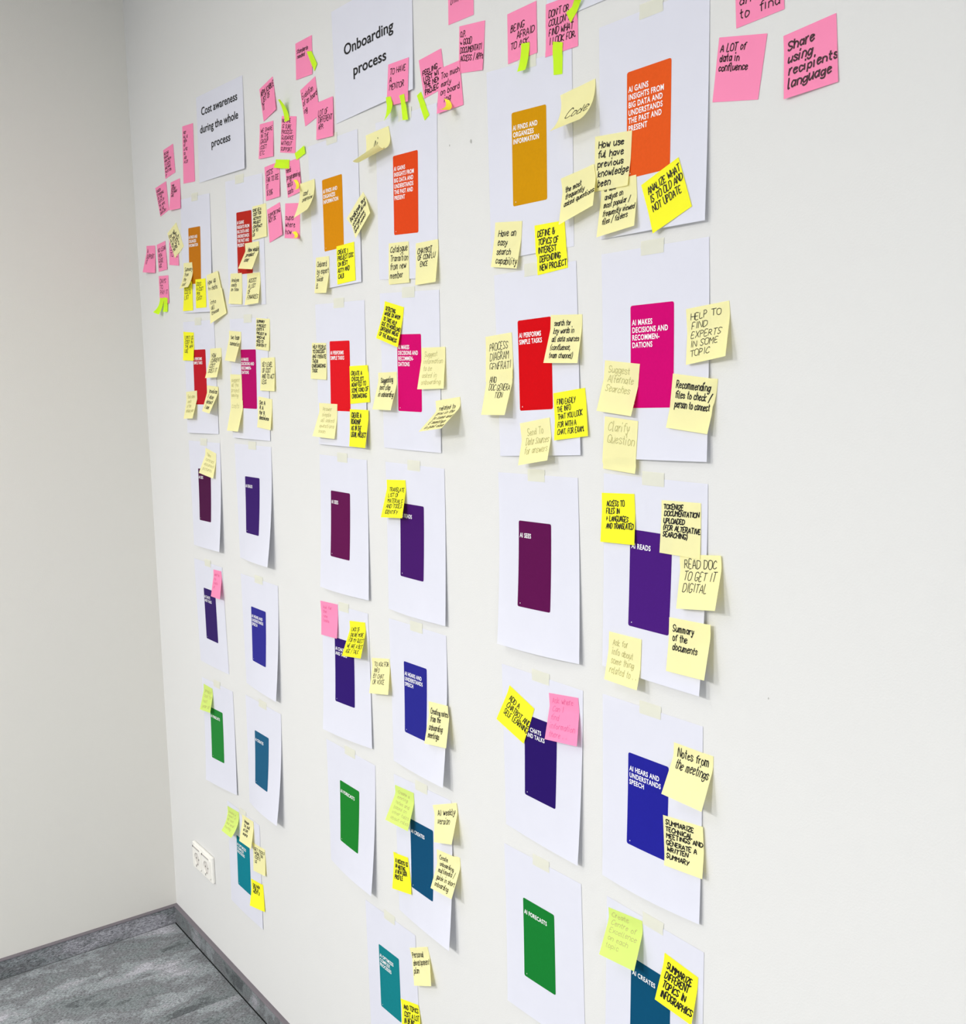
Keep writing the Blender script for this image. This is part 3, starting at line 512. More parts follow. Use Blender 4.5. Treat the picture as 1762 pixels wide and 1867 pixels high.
 ('g8', 'G', 'hinge', [1.1257, 2.4104, 0.5936, 0.0133, 0.0468, -0.0002, 0.0162, 0.0014], [-0.0054, 0.0055, 0.0046, -0.0059, 0.0014, 0.0026, -0.0007, -0.0021], '', (0, 0, 1, 1), 'm', 'lime flag on the right edge of the pink note highest left of the Onboarding heading'),
 ('g9', 'G', 'curl', [1.4377, 2.2551, 0.3017, 0.0175, 0.0462, 0.4932, 0.5084, 0.0041], [-0.0014, 0.0033, 0.0007, -0.0037, 0.0033, 0.0022, -0.0028, -0.0018], '', (0, 0, 1, 1), 'm', 'lime flag curling off the lower left of the TO HAVE A MENTOR note'),
 ('g10', 'G', 'hinge', [1.4887, 2.2501, 0.1942, 0.0131, 0.0475, 0.0915, -0.0015, 0.0052], [-0.0031, 0.0015, 0.0006, -0.0012, 0.0015, -0.0019, 0.0009, 0.0017], '', (0, 0, 1, 1), 'm', 'lime flag hanging from the lower right of the TO HAVE A MENTOR note'),
 ('g11', 'G', 'hinge', [1.538, 2.24, 0.4701, 0.0145, 0.0515, 0.0003, -0.0022, 0.0006], [-0.0017, 0.0018, -0.0008, -0.0007, 0.0026, -0.0006, -0.0002, -0.0005], '', (0, 0, 1, 1), 'm', 'lime flag at the lower left corner of the FEELING LOST note'),
 ('g12', 'F', 'curl', [1.6325, 2.2128, 0.7903, 0.0062, 0.0476, 1.2826, 0.6526, 0.0035], [-0.0059, 0.0054, 0.0059, -0.0054, 0.0015, 0.0011, -0.0019, -0.0006], '', (0, 0, 1, 1), 'm', 'yellow flag curling left near the bottom of the too much early note'),
 ('g13', 'G', 'curl', [1.8436, 2.2561, -0.027, 0.0181, 0.0445, 0.3493, 0.2827, 0.0016], [-0.0019, 0.0011, 0.0014, -0.0015, 0.0005, 0.0004, -0.0, 0.0001], '', (0, 0, 1, 1), 'm', 'lime flag curling off the bottom of the BEING AFRAID TO ASK note'),
 ('g14', 'G', 'hinge', [1.9601, 2.2611, 2.1023, 0.0103, 0.0482, 0.24, 0.5187, 0.0012], [0.0013, -0.0037, -0.0032, 0.0047, 0.0016, -0.0054, 0.0002, 0.0045], '', (0, 0, 1, 1), 'm', "lime flag rising off the upper right of the COULDN'T FIND note"),
 ('g15', 'G', 'hinge', [1.9224, 2.2385, -0.0687, 0.0192, 0.0467, -0.0006, -0.0026, 0.0011], [-0.0037, 0.0029, 0.0008, -0.0023, 0.0021, -0.001, 0.0008, 0.0006], '', (0, 0, 1, 1), 'm', "lime flag hanging straight below the COULDN'T FIND note"),
 ('a1', 'L', 'hinge', [0.2647, 2.1377, 0.3726, 0.0747, 0.076, -0.0113, -0.0084, 0.0006], [-0.0108, 0.0021, -0.0104, -0.0037, 0.0109, -0.0015, 0.011, 0.0007], 'For all/A DATE/OF COST/HERE 2', (0.05, 0.12, 0.97, 0.8), 'b', 'pale yellow note tilted across the upper left of the leftmost ochre card sheet'),
 ('a3', 'Y', 'hinge', [0.355, 2.0009, -0.0619, 0.0756, 0.0768, 0.0672, 0.081, 0.0006], [0.0069, 0.0016, -0.006, 0.0001, 0.0001, 0.0003, -0.0008, -0.0021], 'SHORT/COSTS/LIST', (0.1, 0.1, 0.9, 0.65), 'm', "bright yellow note half under a curling pale one, at the leftmost ochre sheet's foot"),
 ('a2', 'L', 'curl', [0.3616, 2.0507, -0.0338, 0.0756, 0.0737, 0.3298, 0.4518, 0.0006], [0.0033, -0.002, -0.0075, -0.0023, 0.0027, 0.002, 0.0028, 0.0024], 'Summary/from/the/cost', (0.15, 0.15, 0.95, 0.95), 'm', 'pale yellow note curling off the left edge of the leftmost ochre card'),
 ('a4', 'Y', 'hinge', [0.4481, 1.9994, -0.0268, 0.0757, 0.0755, -0.0012, 0.0342, 0.0029], [0.0017, -0.0002, -0.0042, -0.0006, 0.0001, 0.0005, 0.0029, 0.0005], 'DOES/A COST/PER/EXIST', (0.1, 0.1, 0.9, 0.75), 'm', 'bright yellow note in the middle of the bottom edge of the leftmost ochre sheet'),
 ('a5', 'L', 'hinge', [0.5315, 1.9993, 0.1386, 0.0763, 0.0778, 0.0067, -0.0067, 0.0038], [-0.0051, 0.0046, -0.0078, -0.0005, 0.011, -0.0007, -0.0006, -0.003], 'How up/to date/work base', (0.05, 0.15, 0.95, 0.75), 'm', "upper of two joined pale yellow notes hanging off the leftmost ochre sheet's lower corner"),
 ('a27', 'L', 'hinge', [0.546, 1.9578, 0.1762, 0.0767, 0.0758, 0.1352, -0.0044, 0.005], [-0.0091, 0.0062, 0.0015, -0.0063, 0.0094, 0.005, -0.0027, -0.0048], 'into/all/these', (0.1, 0.3, 0.6, 0.8), 'm', 'lower of two joined pale yellow notes hanging below the leftmost ochre sheet'),
 ('a6', 'L', 'hinge', [0.6714, 1.9973, -0.0656, 0.0757, 0.0754, 0.106, 0.0746, 0.0017], [0.0035, -0.0011, -0.0034, 0.0001, 0.0, 0.0001, 0.0004, 0.0009], 'Analyse/costs/on time', (0.1, 0.15, 0.95, 0.6), 'm', 'left pale yellow note of the pair at the bottom of the leftmost orange-red card sheet'),
 ('a7', 'L', 'hinge', [0.7717, 1.988, -0.0101, 0.0758, 0.0752, 0.1714, 0.1648, 0.0015], [0.0025, 0.0001, -0.0028, -0.0014, 0.0008, 0.0014, -0.0001, -0.0001], 'ASSIST/A LIST/OF/FINANCES', (0.12, 0.15, 0.9, 0.85), 'm', 'right pale yellow note of the pair at the bottom of the leftmost orange-red card sheet'),
 ('a8', 'L', 'hinge', [0.8165, 2.1385, -0.0025, 0.0758, 0.0759, 0.0794, 0.0441, 0.0006], [0.002, 0.0004, -0.0018, -0.0006, 0.0003, 0.0007, -0.0003, -0.0006], 'GIVE US A/COST FOR/ACTIVITY/PROJECT/CONTRACT/UP TO/US', (0.04, 0.06, 0.96, 0.92), 'b', 'densely written pale yellow note covering the right side of the leftmost orange-red card'),
 ('a9', 'L', 'hinge', [0.7722, 2.0622, -0.04, 0.0759, 0.0727, 0.4678, 0.399, 0.0006], [-0.0046, -0.0025, -0.0019, -0.0019, 0.0012, 0.0008, 0.0062, 0.0037], 'How would/product/cost', (0.2, 0.15, 0.95, 0.75), 'b', 'pale yellow note lifted over the lower part of the leftmost orange-red card'),
 ('a10', 'L', 'curl', [1.0651, 2.1538, 0.0422, 0.0753, 0.0753, 0.414, 0.5702, 0.0022], [0.0047, 0.0006, -0.0057, -0.0013, 0.0023, 0.0013, -0.0008, -0.0007], 'cost/overview', (0.25, 0.22, 0.92, 0.6), 'm', "pale yellow note curling out at the left edge of the Onboarding group's ochre sheet"),
 ('a11', 'Y', 'hinge', [0.335, 1.8662, -0.0462, 0.076, 0.0762, 0.0794, 0.0746, 0.0006], [0.0004, 0.0009, -0.0003, -0.0004, 0.0001, 0.0004, -0.0003, -0.0009], 'LIMIT US/COST IN/THE APP/USE', (0.15, 0.12, 0.95, 0.75), 'm', "bright yellow note touching the leftmost red card's upper left corner"),
 ('a12', 'L', 'hinge', [0.5156, 1.8155, 0.0096, 0.0758, 0.0766, 0.3016, 0.2886, 0.0006], [0.0031, 0.0009, -0.002, 0.0003, -0.0001, -0.0001, -0.001, -0.0011], 'HOW/CURRENT/COST/DOES IT', (0.15, 0.15, 0.95, 0.85), 'm', 'pale yellow note lifted off the upper right of the leftmost red card'),
 ('a13', 'L', 'hinge', [0.3397, 1.7032, 0.041, 0.0761, 0.076, 0.2412, 0.3025, 0.003], [-0.002, -0.0007, 0.002, 0.0007, -0.0006, -0.0006, 0.0005, 0.0006], 'find some/costs/of the/actual year', (0.15, 0.1, 0.9, 0.8), 'f', 'faintly written pale yellow note at the lower left of the leftmost red card'),
 ('a14', 'L', 'hinge', [0.4866, 1.7233, -0.0778, 0.0758, 0.0747, 0.2802, 0.46, 0.0023], [0.0013, -0.0024, -0.0027, -0.0002, 0.0, 0.0002, 0.002, 0.0025], 'Invoice/I also/detect/I use', (0.2, 0.1, 0.9, 0.9), 'b', 'pale yellow note with bold writing at the lower right of the leftmost red card'),
 ('a15', 'L', 'hinge', [0.6456, 1.8581, -0.0777, 0.0758, 0.0759, 0.212, 0.3014, 0.0014], [0.002, -0.0004, -0.0019, 0.0001, -0.0002, -0.0001, 0.0003, 0.0004], 'two team/summaries', (0.15, 0.12, 0.95, 0.5), 'm', 'pale yellow note with two text lines at the upper left of the leftmost magenta card'),
 ('a16', 'L', 'hinge', [0.8092, 1.8825, -0.0851, 0.0758, 0.0752, 0.0361, 0.0565, 0.0006], [0.0015, -0.0008, -0.0015, -0.0005, 0.0001, 0.0007, 0.0001, 0.0007], 'SUMMARY/A PROJECT/COSTS A/PROJECT IN/WHICH WE/NEED TO/SHORTEN IT', (0.05, 0.04, 0.97, 0.92), 'b', 'straight pale yellow note with seven bold lines, highest right of the leftmost magenta card'),
 ('a17', 'L', 'hinge', [0.8269, 1.7858, -0.0066, 0.076, 0.0767, 0.086, 0.0612, 0.0016], [0.0006, 0.0002, -0.0004, 0.0009, -0.0002, -0.0009, -0.0001, -0.0002], 'SET LEVEL/OF COST/AND TO ACT/LESS', (0.1, 0.12, 0.95, 0.82), 'm', 'pale yellow note with four lines at the right middle of the leftmost magenta sheet'),
 ('a18', 'L', 'hinge', [0.6411, 1.75, -0.0218, 0.0757, 0.0748, 0.012, 0.048, 0.0024], [0.0033, -0.0011, -0.003, -0.001, 0.0001, 0.0011, 0.0001, 0.0011], 'suggest/all the/project/saving', (0.1, 0.1, 0.9, 0.8), 'f', 'upper of two joined faint pale yellow notes left of the leftmost magenta card'),
 ('a28', 'L', 'hinge', [0.6442, 1.6846, -0.0177, 0.0759, 0.0772, 0.2171, 0.2751, 0.0053], [0.0015, 0.0014, -0.0003, 0.0009, -0.0007, -0.0009, -0.0008, -0.0015], 'costs', (0.1, 0.1, 0.8, 0.3), 'f', 'lower of two joined faint pale yellow notes left of the leftmost magenta card'),
 ('a19', 'L', 'hinge', [0.8044, 1.695, -0.0722, 0.0757, 0.0753, 0.0995, 0.1032, 0.0006], [0.0025, -0.0002, -0.0024, -0.0009, 0.0002, 0.001, 0.0, 0.0002], 'Set A/R A/for R/decisions', (0.12, 0.1, 0.8, 0.75), 'b', 'pale yellow note at the lower right corner of the leftmost magenta card'),
 ('a20', 'L', 'hinge', [0.4497, 1.555, -0.1472, 0.0758, 0.074, 0.3373, 0.1739, 0.0006], [0.0008, -0.0017, -0.0021, -0.0026, 0.0014, 0.0034, 0.0007, 0.0011], 'Take/contract/document/pictures', (0.15, 0.12, 0.9, 0.85), 'f', 'faint pale yellow note hanging over the top of the leftmost plum card'),
 ('a21', 'P', 'hinge', [0.4508, 1.2197, 0.0615, 0.0751, 0.0757, 0.1517, 0.2369, 0.0014], [0.011, 0.0008, -0.0109, -0.0014, -0.0003, -0.0005, 0.0003, 0.0013], 'ask for/my/costs/at', (0.15, 0.1, 0.85, 0.7), 'f', "small pink note on the leftmost violet AI CHATS sheet, over the card's top"),
 ('a22', 'N', 'hinge', [0.3373, 0.8699, 0.0654, 0.0757, 0.0746, 0.2572, 0.2519, 0.0014], [0.0055, 0.0009, -0.0054, -0.0042, 0.0008, 0.0035, -0.0, -0.0], 'predict/cost for/next/year at', (0.15, 0.12, 0.92, 0.92), 'f', 'light green note left of the leftmost green card'),
 ('a23', 'N', 'curl', [0.4752, 0.5493, 0.0556, 0.076, 0.0748, 0.5508, 0.6355, 0.0006], [-0.0025, -0.0032, 0.0008, -0.0003, 0.0008, 0.0014, 0.0012, 0.0023], 'create a/report of/all cost/and send/monthly', (0.08, 0.12, 0.92, 0.85), 'f', 'light green note curling at the top left of the leftmost teal card sheet'),
 ('a25', 'L', 'hinge', [0.6356, 0.4965, 0.1085, 0.0759, 0.0752, 0.0958, 0.0792, 0.0006], [-0.0001, 0.0003, 0.0011, -0.0016, -0.0011, 0.0022, 0.0004, -0.0009], 'GET TOOLS/WORK ON/COSTS/US', (0.12, 0.12, 0.92, 0.7), 'm', 'pale yellow note on the right edge of the leftmost teal card sheet'),
 ('a24', 'L', 'hinge', [0.5728, 0.5559, 0.0481, 0.0759, 0.0752, 0.2236, 0.2048, 0.0014], [0.0013, -0.0013, -0.0008, -0.0004, -0.0001, 0.0007, -0.0001, 0.0011], 'Ways/to cut/a lot/more', (0.2, 0.12, 0.8, 0.72), 'b', 'pale yellow note over the top edge of the leftmost teal card'),
 ('a26', 'Y', 'hinge', [0.6146, 0.387, 0.1287, 0.0758, 0.0751, 0.216, 0.0449, 0.0006], [0.0015, -0.001, -0.0002, -0.0006, -0.0006, 0.0011, -0.0003, 0.0007], 'DELIVER/FOR A/NEXT 2', (0.15, 0.14, 0.9, 0.5), 'b', 'bright yellow note at the lower right of the leftmost teal card'),
 ('b1', 'L', 'curl2', [1.3621, 2.2007, 0.108, 0.0799, 0.0734, 1.4047, 1.6601, 0.0014], [-0.0101, 0.0043, -0.0043, -0.0018, 0.011, -0.001, -0.0084, -0.0001], ' Ai/search', (0.2, 0.2, 0.9, 0.8), 'm', 'pale yellow note curling far outward below the Onboarding heading, reading Ai'),
 ('b2', 'L', 'hinge', [1.2757, 2.0566, 0.7662, 0.0728, 0.0733, 0.3097, 0.2078, 0.0006], [-0.008, 0.0009, 0.005, -0.0058, -0.0001, -0.0003, 0.0034, 0.0053], 'Analyse my/onboarding/progress/and need', (0.06, 0.1, 0.94, 0.85), 'b', 'pale yellow note rotated steeply at the right edge of the Onboarding ochre sheet'),
 ('b4', 'L', 'hinge', [1.4257, 1.9917, -0.0334, 0.0754, 0.0761, -0.0004, 0.0288, 0.0014], [0.0022, 0.0004, -0.0023, -0.0003, 0.0001, 0.0004, 0.0003, -0.0006], 'Catalogue/Transition/from new/member', (0.08, 0.06, 0.95, 0.9), 'm', 'pale yellow note reading catalogue, left one below the middle orange-red card'),
 ('b5', 'L', 'hinge', [1.5215, 1.9826, -0.0007, 0.0754, 0.0759, 0.0614, 0.1481, 0.0014], [0.002, -0.0002, -0.0017, 0.0002, -0.0, -0.0, 0.0, 0.0001], 'CHATBOT/OF CONFLU/  ENCE', (0.08, 0.14, 0.85, 0.6), 'm', 'pale yellow note reading CHATBOT, right one below the middle orange-red card'),
 ('b6', 'L', 'hinge', [1.1206, 1.9945, -0.0645, 0.0747, 0.0759, 0.0343, 0.225, 0.0006], [0.0077, -0.0015, -0.0068, 0.0012, -0.0005, -0.0005, 0.0003, 0.0007], 'Onboard/by expert/Guide/B.', (0.12, 0.1, 0.95, 0.9), 'm', 'pale yellow note at the lower left corner of the Onboarding ochre sheet'),
 ('b7', 'Y', 'hinge', [1.2213, 2.0066, 0.0327, 0.0758, 0.0765, 0.0272, 0.0321, 0.0006], [0.0012, 0.0005, -0.001, 0.0001, 0.0, 0.0, -0.0001, -0.0006], 'CREATE 1/PROJECT DOC/ON BEST/ASTY AND/CALB', (0.06, 0.1, 0.92, 0.88), 'b', 'bright yellow note at the lower right corner of the Onboarding ochre card'),
 ('b8', 'L', 'hinge', [1.0873, 1.8134, -0.0316, 0.0754, 0.0768, 0.0476, 0.0753, 0.0006], [0.0041, 0.0004, -0.0036, 0.0007, -0.0002, -0.0007, -0.0001, -0.0005], 'HELP PEOPLE/TO DISCUSS/AND ITERATE/THEIR/ONBOARDING/TASK', (0.06, 0.04, 0.96, 0.84), 'b', "pale yellow note with bold lines left of the Onboarding group's red card"),
 ('b9', 'Y', 'hinge', [1.4033, 1.8862, -0.2378, 0.0754, 0.0758, 0.1862, 0.1104, 0.0014], [0.0022, -0.0013, -0.0021, 0.001, -0.0002, -0.0008, 0.0005, 0.0011], 'DETECTING/WHERE OR WHOM/TO TAKE HELP/DUE TO WORKLOAD/DIFFERENT AREAS/OF THE BUSINESS', (0.08, 0.1, 0.96, 0.92), 'b', 'tilted bright yellow note above the left corner of the Onboarding magenta card'),
 ('b10', 'L', 'hinge', [1.5332, 1.7907, 0.0149, 0.0763, 0.0762, 0.2224, 0.0974, 0.0016], [-0.0006, 0.0008, 0.0008, -0.0006, 0.0002, 0.0006, -0.0005, -0.0009], 'Suggest/information/to be/asked in/onboarding', (0.12, 0.08, 0.9, 0.92), 'f', 'faintly written pale yellow note right of the Onboarding magenta card'),
 ('b11', 'Y', 'hinge', [1.2576, 1.7603, 0.0395, 0.0758, 0.0761, 0.0675, 0.0215, 0.0006], [0.0012, 0.0009, -0.001, -0.0007, 0.0, 0.0008, -0.0002, -0.0009], 'CREATE A/CHECKLIST/ADAPTED TO/SOME KIND OF/ONBOARDING', (0.08, 0.12, 0.95, 0.88), 'b', 'bright yellow note at the right edge of the Onboarding red card, upper of two'),
 ('b12', 'L', 'hinge', [1.369, 1.7475, 0.0015, 0.0755, 0.0756, 0.2685, 0.3188, 0.0006], [0.0018, -0.0009, -0.0018, 0.0003, -0.0003, -0.0004, 0.0005, 0.0009], 'Suggesting/next step/in onboarding', (0.15, 0.12, 0.95, 0.68), 'm', 'pale yellow note reading next step, left of the Onboarding magenta card'),
 ('b13', 'L', 'hinge', [1.1239, 1.6837, -0.014, 0.0766, 0.0754, 0.3692, 0.1542, 0.0031], [-0.0041, -0.0003, 0.0035, -0.0005, 0.0003, 0.0006, 0.0, 0.0002], 'Answer/simple/all asked/questions/soon', (0.2, 0.08, 0.9, 0.9), 'f', 'faint pale yellow note at the lower left of the Onboarding red card'),
 ('b14', 'Y', 'hinge', [1.2566, 1.6721, -0.0042, 0.0758, 0.0767, 0.0816, 0.1792, 0.0034], [0.0011, 0.0004, -0.0009, 0.0004, -0.0002, -0.0005, -0.0, -0.0004], 'CREATE A/ROADMAP/AS IN THE/USUAL PROJECT', (0.08, 0.08, 0.95, 0.76), 'b', 'bright yellow note below the Onboarding red card, lower of two'),
 ('b15', 'L', 'hinge', [1.5772, 1.6937, 0.11, 0.076, 0.0755, 0.8796, 0.8908, 0.0006], [-0.0006, -0.0002, -0.0001, -0.0002, 0.0001, 0.0001, 0.0008, 0.0004], 'related to/proc in the/to come and/E meetings/in past case', (0.15, 0.12, 0.95, 0.95), 'm', 'pale yellow note standing far off the wall right of the Onboarding magenta sheet'),
 ('b16', 'Y', 'hinge', [1.3896, 1.5337, 0.0704, 0.0755, 0.0759, 0.307, 0.2552, 0.0014], [0.0024, 0.0005, -0.0021, -0.0006, 0.0001, 0.0004, -0.0002, -0.0003], 'TRANSLATE/LIST OF/MATERIALS/AND TOOLS/IDENTIFY', (0.15, 0.18, 0.92, 0.92), 'm', 'bright yellow note at the top left corner of the Onboarding indigo AI READS card'),
 ('b17', 'P', 'hinge', [1.0881, 1.2364, 0.0551, 0.0763, 0.0763, 0.0917, 0.1146, 0.0006], [-0.0025, 0.0001, 0.0022, 0.0003, -0.0, 0.0001, 0.0, -0.0005], 'Ask for/the/new/tasks', (0.12, 0.1, 0.85, 0.62), 'f', 'blank-looking pink note at the top left of the Onboarding AI CHATS sheet'),
 ('b18', 'Y', 'hinge', [1.2146, 1.2126, 0.1334, 0.0754, 0.0766, 0.4297, 0.3587, 0.0014], [0.0042, 0.0014, -0.0035, -0.0005, -0.0001, -0.0003, -0.0004, -0.0005], 'LACK OF/ONLINE MORE/FOR MY QUEST/WE ARE A BOT/ASK / TALK', (0.12, 0.15, 0.97, 0.93), 'm', 'bright yellow note over the top of the Onboarding AI CHATS card'),
 ('b19', 'L', 'hinge', [1.3058, 1.1496, 0.1834, 0.0757, 0.0751, 0.2705, 0.2381, 0.0006], [0.0018, -0.0001, -0.0016, -0.0012, 0.0001, 0.0008, 0.0001, 0.0005], 'TO ASK FOR/INFO/BY CHAT/OR VOICE', (0.12, 0.1, 0.92, 0.76), 't', 'pale yellow note reading TO ASK FOR INFO BY CHAT OR VOICE'),
 ('b20', 'L', 'hinge', [1.5283, 1.1077, 0.1393, 0.0751, 0.0783, 0.2873, 0.2781, 0.005], [0.0038, 0.003, -0.0032, -0.0002, -0.0001, -0.0011, -0.0003, -0.0017], 'Creating notes/from the/onboarding/meetings', (0.1, 0.12, 0.95, 0.88), 'm', 'pale yellow note at the lower right of the Onboarding blue card, with a rounded fold'),
 ('b21', 'N', 'hinge', [1.3873, 0.8948, 0.0578, 0.0757, 0.0762, 0.5039, 0.3611, 0.0006], [0.0013, -0.0003, -0.0014, 0.0005, -0.0002, -0.0012, 0.0004, 0.001], 'Create a/meeting/notes and/based on/other talks/about roles', (0.15, 0.08, 0.95, 0.92), 'f', 'light green note at the upper left of the Onboarding petrol AI CREATES card'),
 ('b22', 'L', 'hinge', [1.5359, 0.9015, 0.3149, 0.0772, 0.0751, 0.3036, 0.4328, 0.0014], [-0.0048, -0.0044, 0.0046, 0.0031, -0.0004, -0.0012, 0.0002, 0.0022], 'AI weekly/version', (0.15, 0.12, 0.9, 0.55), 'm', 'pale yellow note with curled corner, upper right of the Onboarding AI CREATES card'),
 ('b23', 'L', 'hinge', [1.5454, 0.8108, 0.1091, 0.0759, 0.077, 0.4354, 0.4608, 0.0006], [0.0006, 0.0003, -0.0002, 0.0009, -0.0005, -0.0014, 0.0, 0.0002], 'Create/onboarding/multimedia//guide in short/onboarding', (0.12, 0.08, 0.95, 0.92), 'm', 'pale yellow note at the lower right of the Onboarding AI CREATES card'),
 ('b24', 'Y', 'hinge', [1.3672, 0.7393, 0.2052, 0.0751, 0.0758, 0.1933, 0.1733, 0.0006], [0.0049, 0.0017, -0.0043, -0.0018, -0.0, -0.0, -0.0001, 0.0003], 'AI ASSISTS US/IN WRITING/A NEW USER/PROFILE', (0.1, 0.14, 0.92, 0.74), 'b', 'bright yellow note left of the Onboarding AI CREATES card'),
 ('b25', 'L', 'hinge', [1.4279, 0.5492, 0.441, 0.0759, 0.0752, 0.1988, 0.2358, 0.0006], [0.0005, -0.0004, -0.0001, -0.0004, -0.0001, 0.0004, -0.0001, 0.0005], 'Personal/development/plan', (0.05, 0.1, 0.95, 0.72), 'm', 'pale yellow note reading personal development plan'),
 ('b26', 'Y', 'hinge', [1.3845, 0.4136, 0.2871, 0.0757, 0.075, 0.2025, 0.1788, 0.0014], [0.0015, 0.0006, -0.0007, -0.0016, -0.0005, 0.0012, 0.0, -0.0002], 'AND TOPICS/COST A LOT/IN BEING/ASKED', (0.12, 0.12, 0.92, 0.85), 'b', "bright yellow note at the right of the lower teal card, cut by the photo's bottom"),
 ('c4', 'L', 'hinge', [2.0258, 2.0149, 0.0617, 0.0763, 0.0759, 0.2081, 0.1992, 0.0021], [0.0004, 0.0017, -0.0004, -0.0016, 0.0008, 0.0015, -0.0009, -0.0016], 'or also/analyse on/most popular//frequently viewed/files / folders', (0.1, 0.04, 0.95, 0.82), 'm', 'pale yellow note reading most popular frequently viewed files'),
 ('c3', 'L', 'hinge', [2.0139, 2.0842, -0.0467, 0.077, 0.0764, 0.0013, 0.1135, 0.0006], [-0.0014, 0.0011, 0.0011, -0.0007, 0.0002, 0.0005, -0.0001, -0.0008], 'How use/ful have/previous/knowledge/been', (0.1, 0.08, 0.96, 0.95), 'b', 'pale yellow note reading How useful have previous knowledge been'),
 ('c2', 'L', 'hinge', [1.9363, 2.0351, 0.2069, 0.0762, 0.0733, 0.3337, 0.3331, 0.0006], [-0.0008, 0.0021, -0.0006, -0.0035, 0.002, 0.0023, -0.0007, -0.0008], 'the most/frequently/asked questions', (0.1, 0.2, 0.98, 0.68), 'm', 'pale yellow note reading the most frequently asked questions'),
 ('c1', 'L', 'curl', [1.9383, 2.1601, 0.1011, 0.0749, 0.0739, 0.8303, 0.8052, 0.0006], [-0.0026, -0.0005, 0.0005, -0.0003, -0.0014, -0.0005, 0.0038, 0.0013], 'Code', (0.22, 0.34, 0.9, 0.72), 'm', 'pale yellow note reading Code, curling outward beside the nearest ochre sheet'),
 ('c5', 'Y', 'hinge', [2.1126, 2.0016, 0.3746, 0.0757, 0.0748, 0.1027, 0.0677, 0.0036], [-0.0003, 0.0003, 0.0001, -0.001, 0.0001, 0.0005, 0.0001, 0.0002], 'ANALIZE WHAT/IS TO OLD AND/NOT UPDATE', (0.12, 0.12, 0.96, 0.66), 'm', 'tilted bright yellow note reading NOT UPDATE below the nearest orange-red card'),
 ('c6', 'L', 'hinge', [1.766, 1.9928, -0.1048, 0.0754, 0.0749, 0.0826, 0.1488, 0.0012], [0.0011, -0.0013, -0.0011, 0.0004, -0.0002, -0.0003, 0.0004, 0.0012], 'Have an/easy/search/capability', (0.15, 0.15, 0.95, 0.95), 'm', 'pale yellow note reading Have an easy search capability'),
 ('c7', 'Y', 'hinge', [1.8712, 1.9727, 0.0483, 0.0747, 0.0752, -0.0028, -0.0009, 0.0012], [0.0003, 0.0017, -0.0022, -0.002, 0.0006, 0.0013, 0.0016, -0.0009], 'DEFINE &/TOPICS OF/INTEREST/DEPENDING/NEW PROJECT', (0.08, 0.1, 0.95, 0.95), 'b', 'bright yellow note reading DEFINE TOPICS OF INTEREST'),
 ('c8', 'L', 'hinge', [1.732, 1.8045, 0.0681, 0.0758, 0.0762, 0.0773, 0.072, 0.0006], [0.0004, 0.0001, -0.0003, 0.0, -0.0, 0.0, -0.0, -0.0002], 'PROCESS/DIAGRAM/GENERATI', (0.14, 0.16, 0.9, 0.8), 't', 'upper of two joined pale yellow notes, reading PROCESS DIAGRAM'),
 ('c27', 'L', 'hinge', [1.738, 1.7488, 0.0004, 0.0753, 0.0773, 0.2086, 0.3224, 0.0044], [0.0018, 0.0002, -0.0012, 0.0008, -0.0004, -0.0006, -0.0001, -0.0004], 'AND/DOC GENERA/     TION', (0.14, 0.14, 0.95, 0.66), 't', 'lower of two joined pale yellow notes, reading AND DOC GENERATION'),
 ('c9', 'L', 'hinge', [1.9075, 1.8322, -0.0192, 0.0755, 0.0757, 0.26, 0.1779, 0.0006], [0.0012, 0.0004, -0.001, -0.0006, 0.0002, 0.0006, -0.0003, -0.0004], 'search for/key words in/all data sources/(confluence,/team channel)', (0.12, 0.08, 0.95, 0.92), 'm', "pale yellow note reading search for key words, over the nearest red card's corner"),
 ('c10', 'Y', 'hinge', [1.9139, 1.7098, 0.1275, 0.0753, 0.0753, 0.159, 0.0701, 0.0006], [0.0014, 0.0002, -0.0011, -0.0007, 0.0, 0.0006, -0.0, -0.0], 'FIND EASILY/THE INFO/THAT YOU LOOK/FOR WITH A/CHAT. FOR EXAM.', (0.1, 0.12, 0.9, 0.92), 'm', 'bright yellow note reading FIND EASILY THE INFO THAT YOU LOOK FOR'),
 ('c11', 'L', 'hinge', [1.8309, 1.6602, 0.1663, 0.0764, 0.0736, 0.3472, 0.3462, 0.0006], [-0.0015, -0.0005, 0.0005, -0.0013, 0.0005, 0.0009, 0.0005, 0.001], ' Send To/Data Sources/for answers', (0.15, 0.14, 0.92, 0.8), 'f', 'faintly written pale yellow note below the nearest red card'),
 ('c12', 'L', 'hinge', [2.1963, 1.8255, 0.1084, 0.0756, 0.0757, 0.1615, 0.2774, 0.0006], [0.0004, 0.0005, -0.0005, -0.0006, 0.0002, 0.0005, -0.0001, -0.0004], 'HELP TO/FIND/EXPERTS/IN SOME/TOPIC', (0.1, 0.08, 0.82, 0.9), 't', 'pale yellow note reading HELP TO FIND EXPERTS IN SOME TOPIC'),
 ('c13', 'L', 'hinge', [2.1761, 1.7388, -0.0919, 0.0769, 0.0757, 0.189, 0.1977, 0.0006], [-0.0009, 0.0003, 0.0007, -0.0005, 0.0001, 0.0004, -0.0001, -0.0003], 'Recommending/files to check//person to connect', (0.1, 0.1, 0.92, 0.64), 'm', 'pale yellow note reading Recommending files to check'),
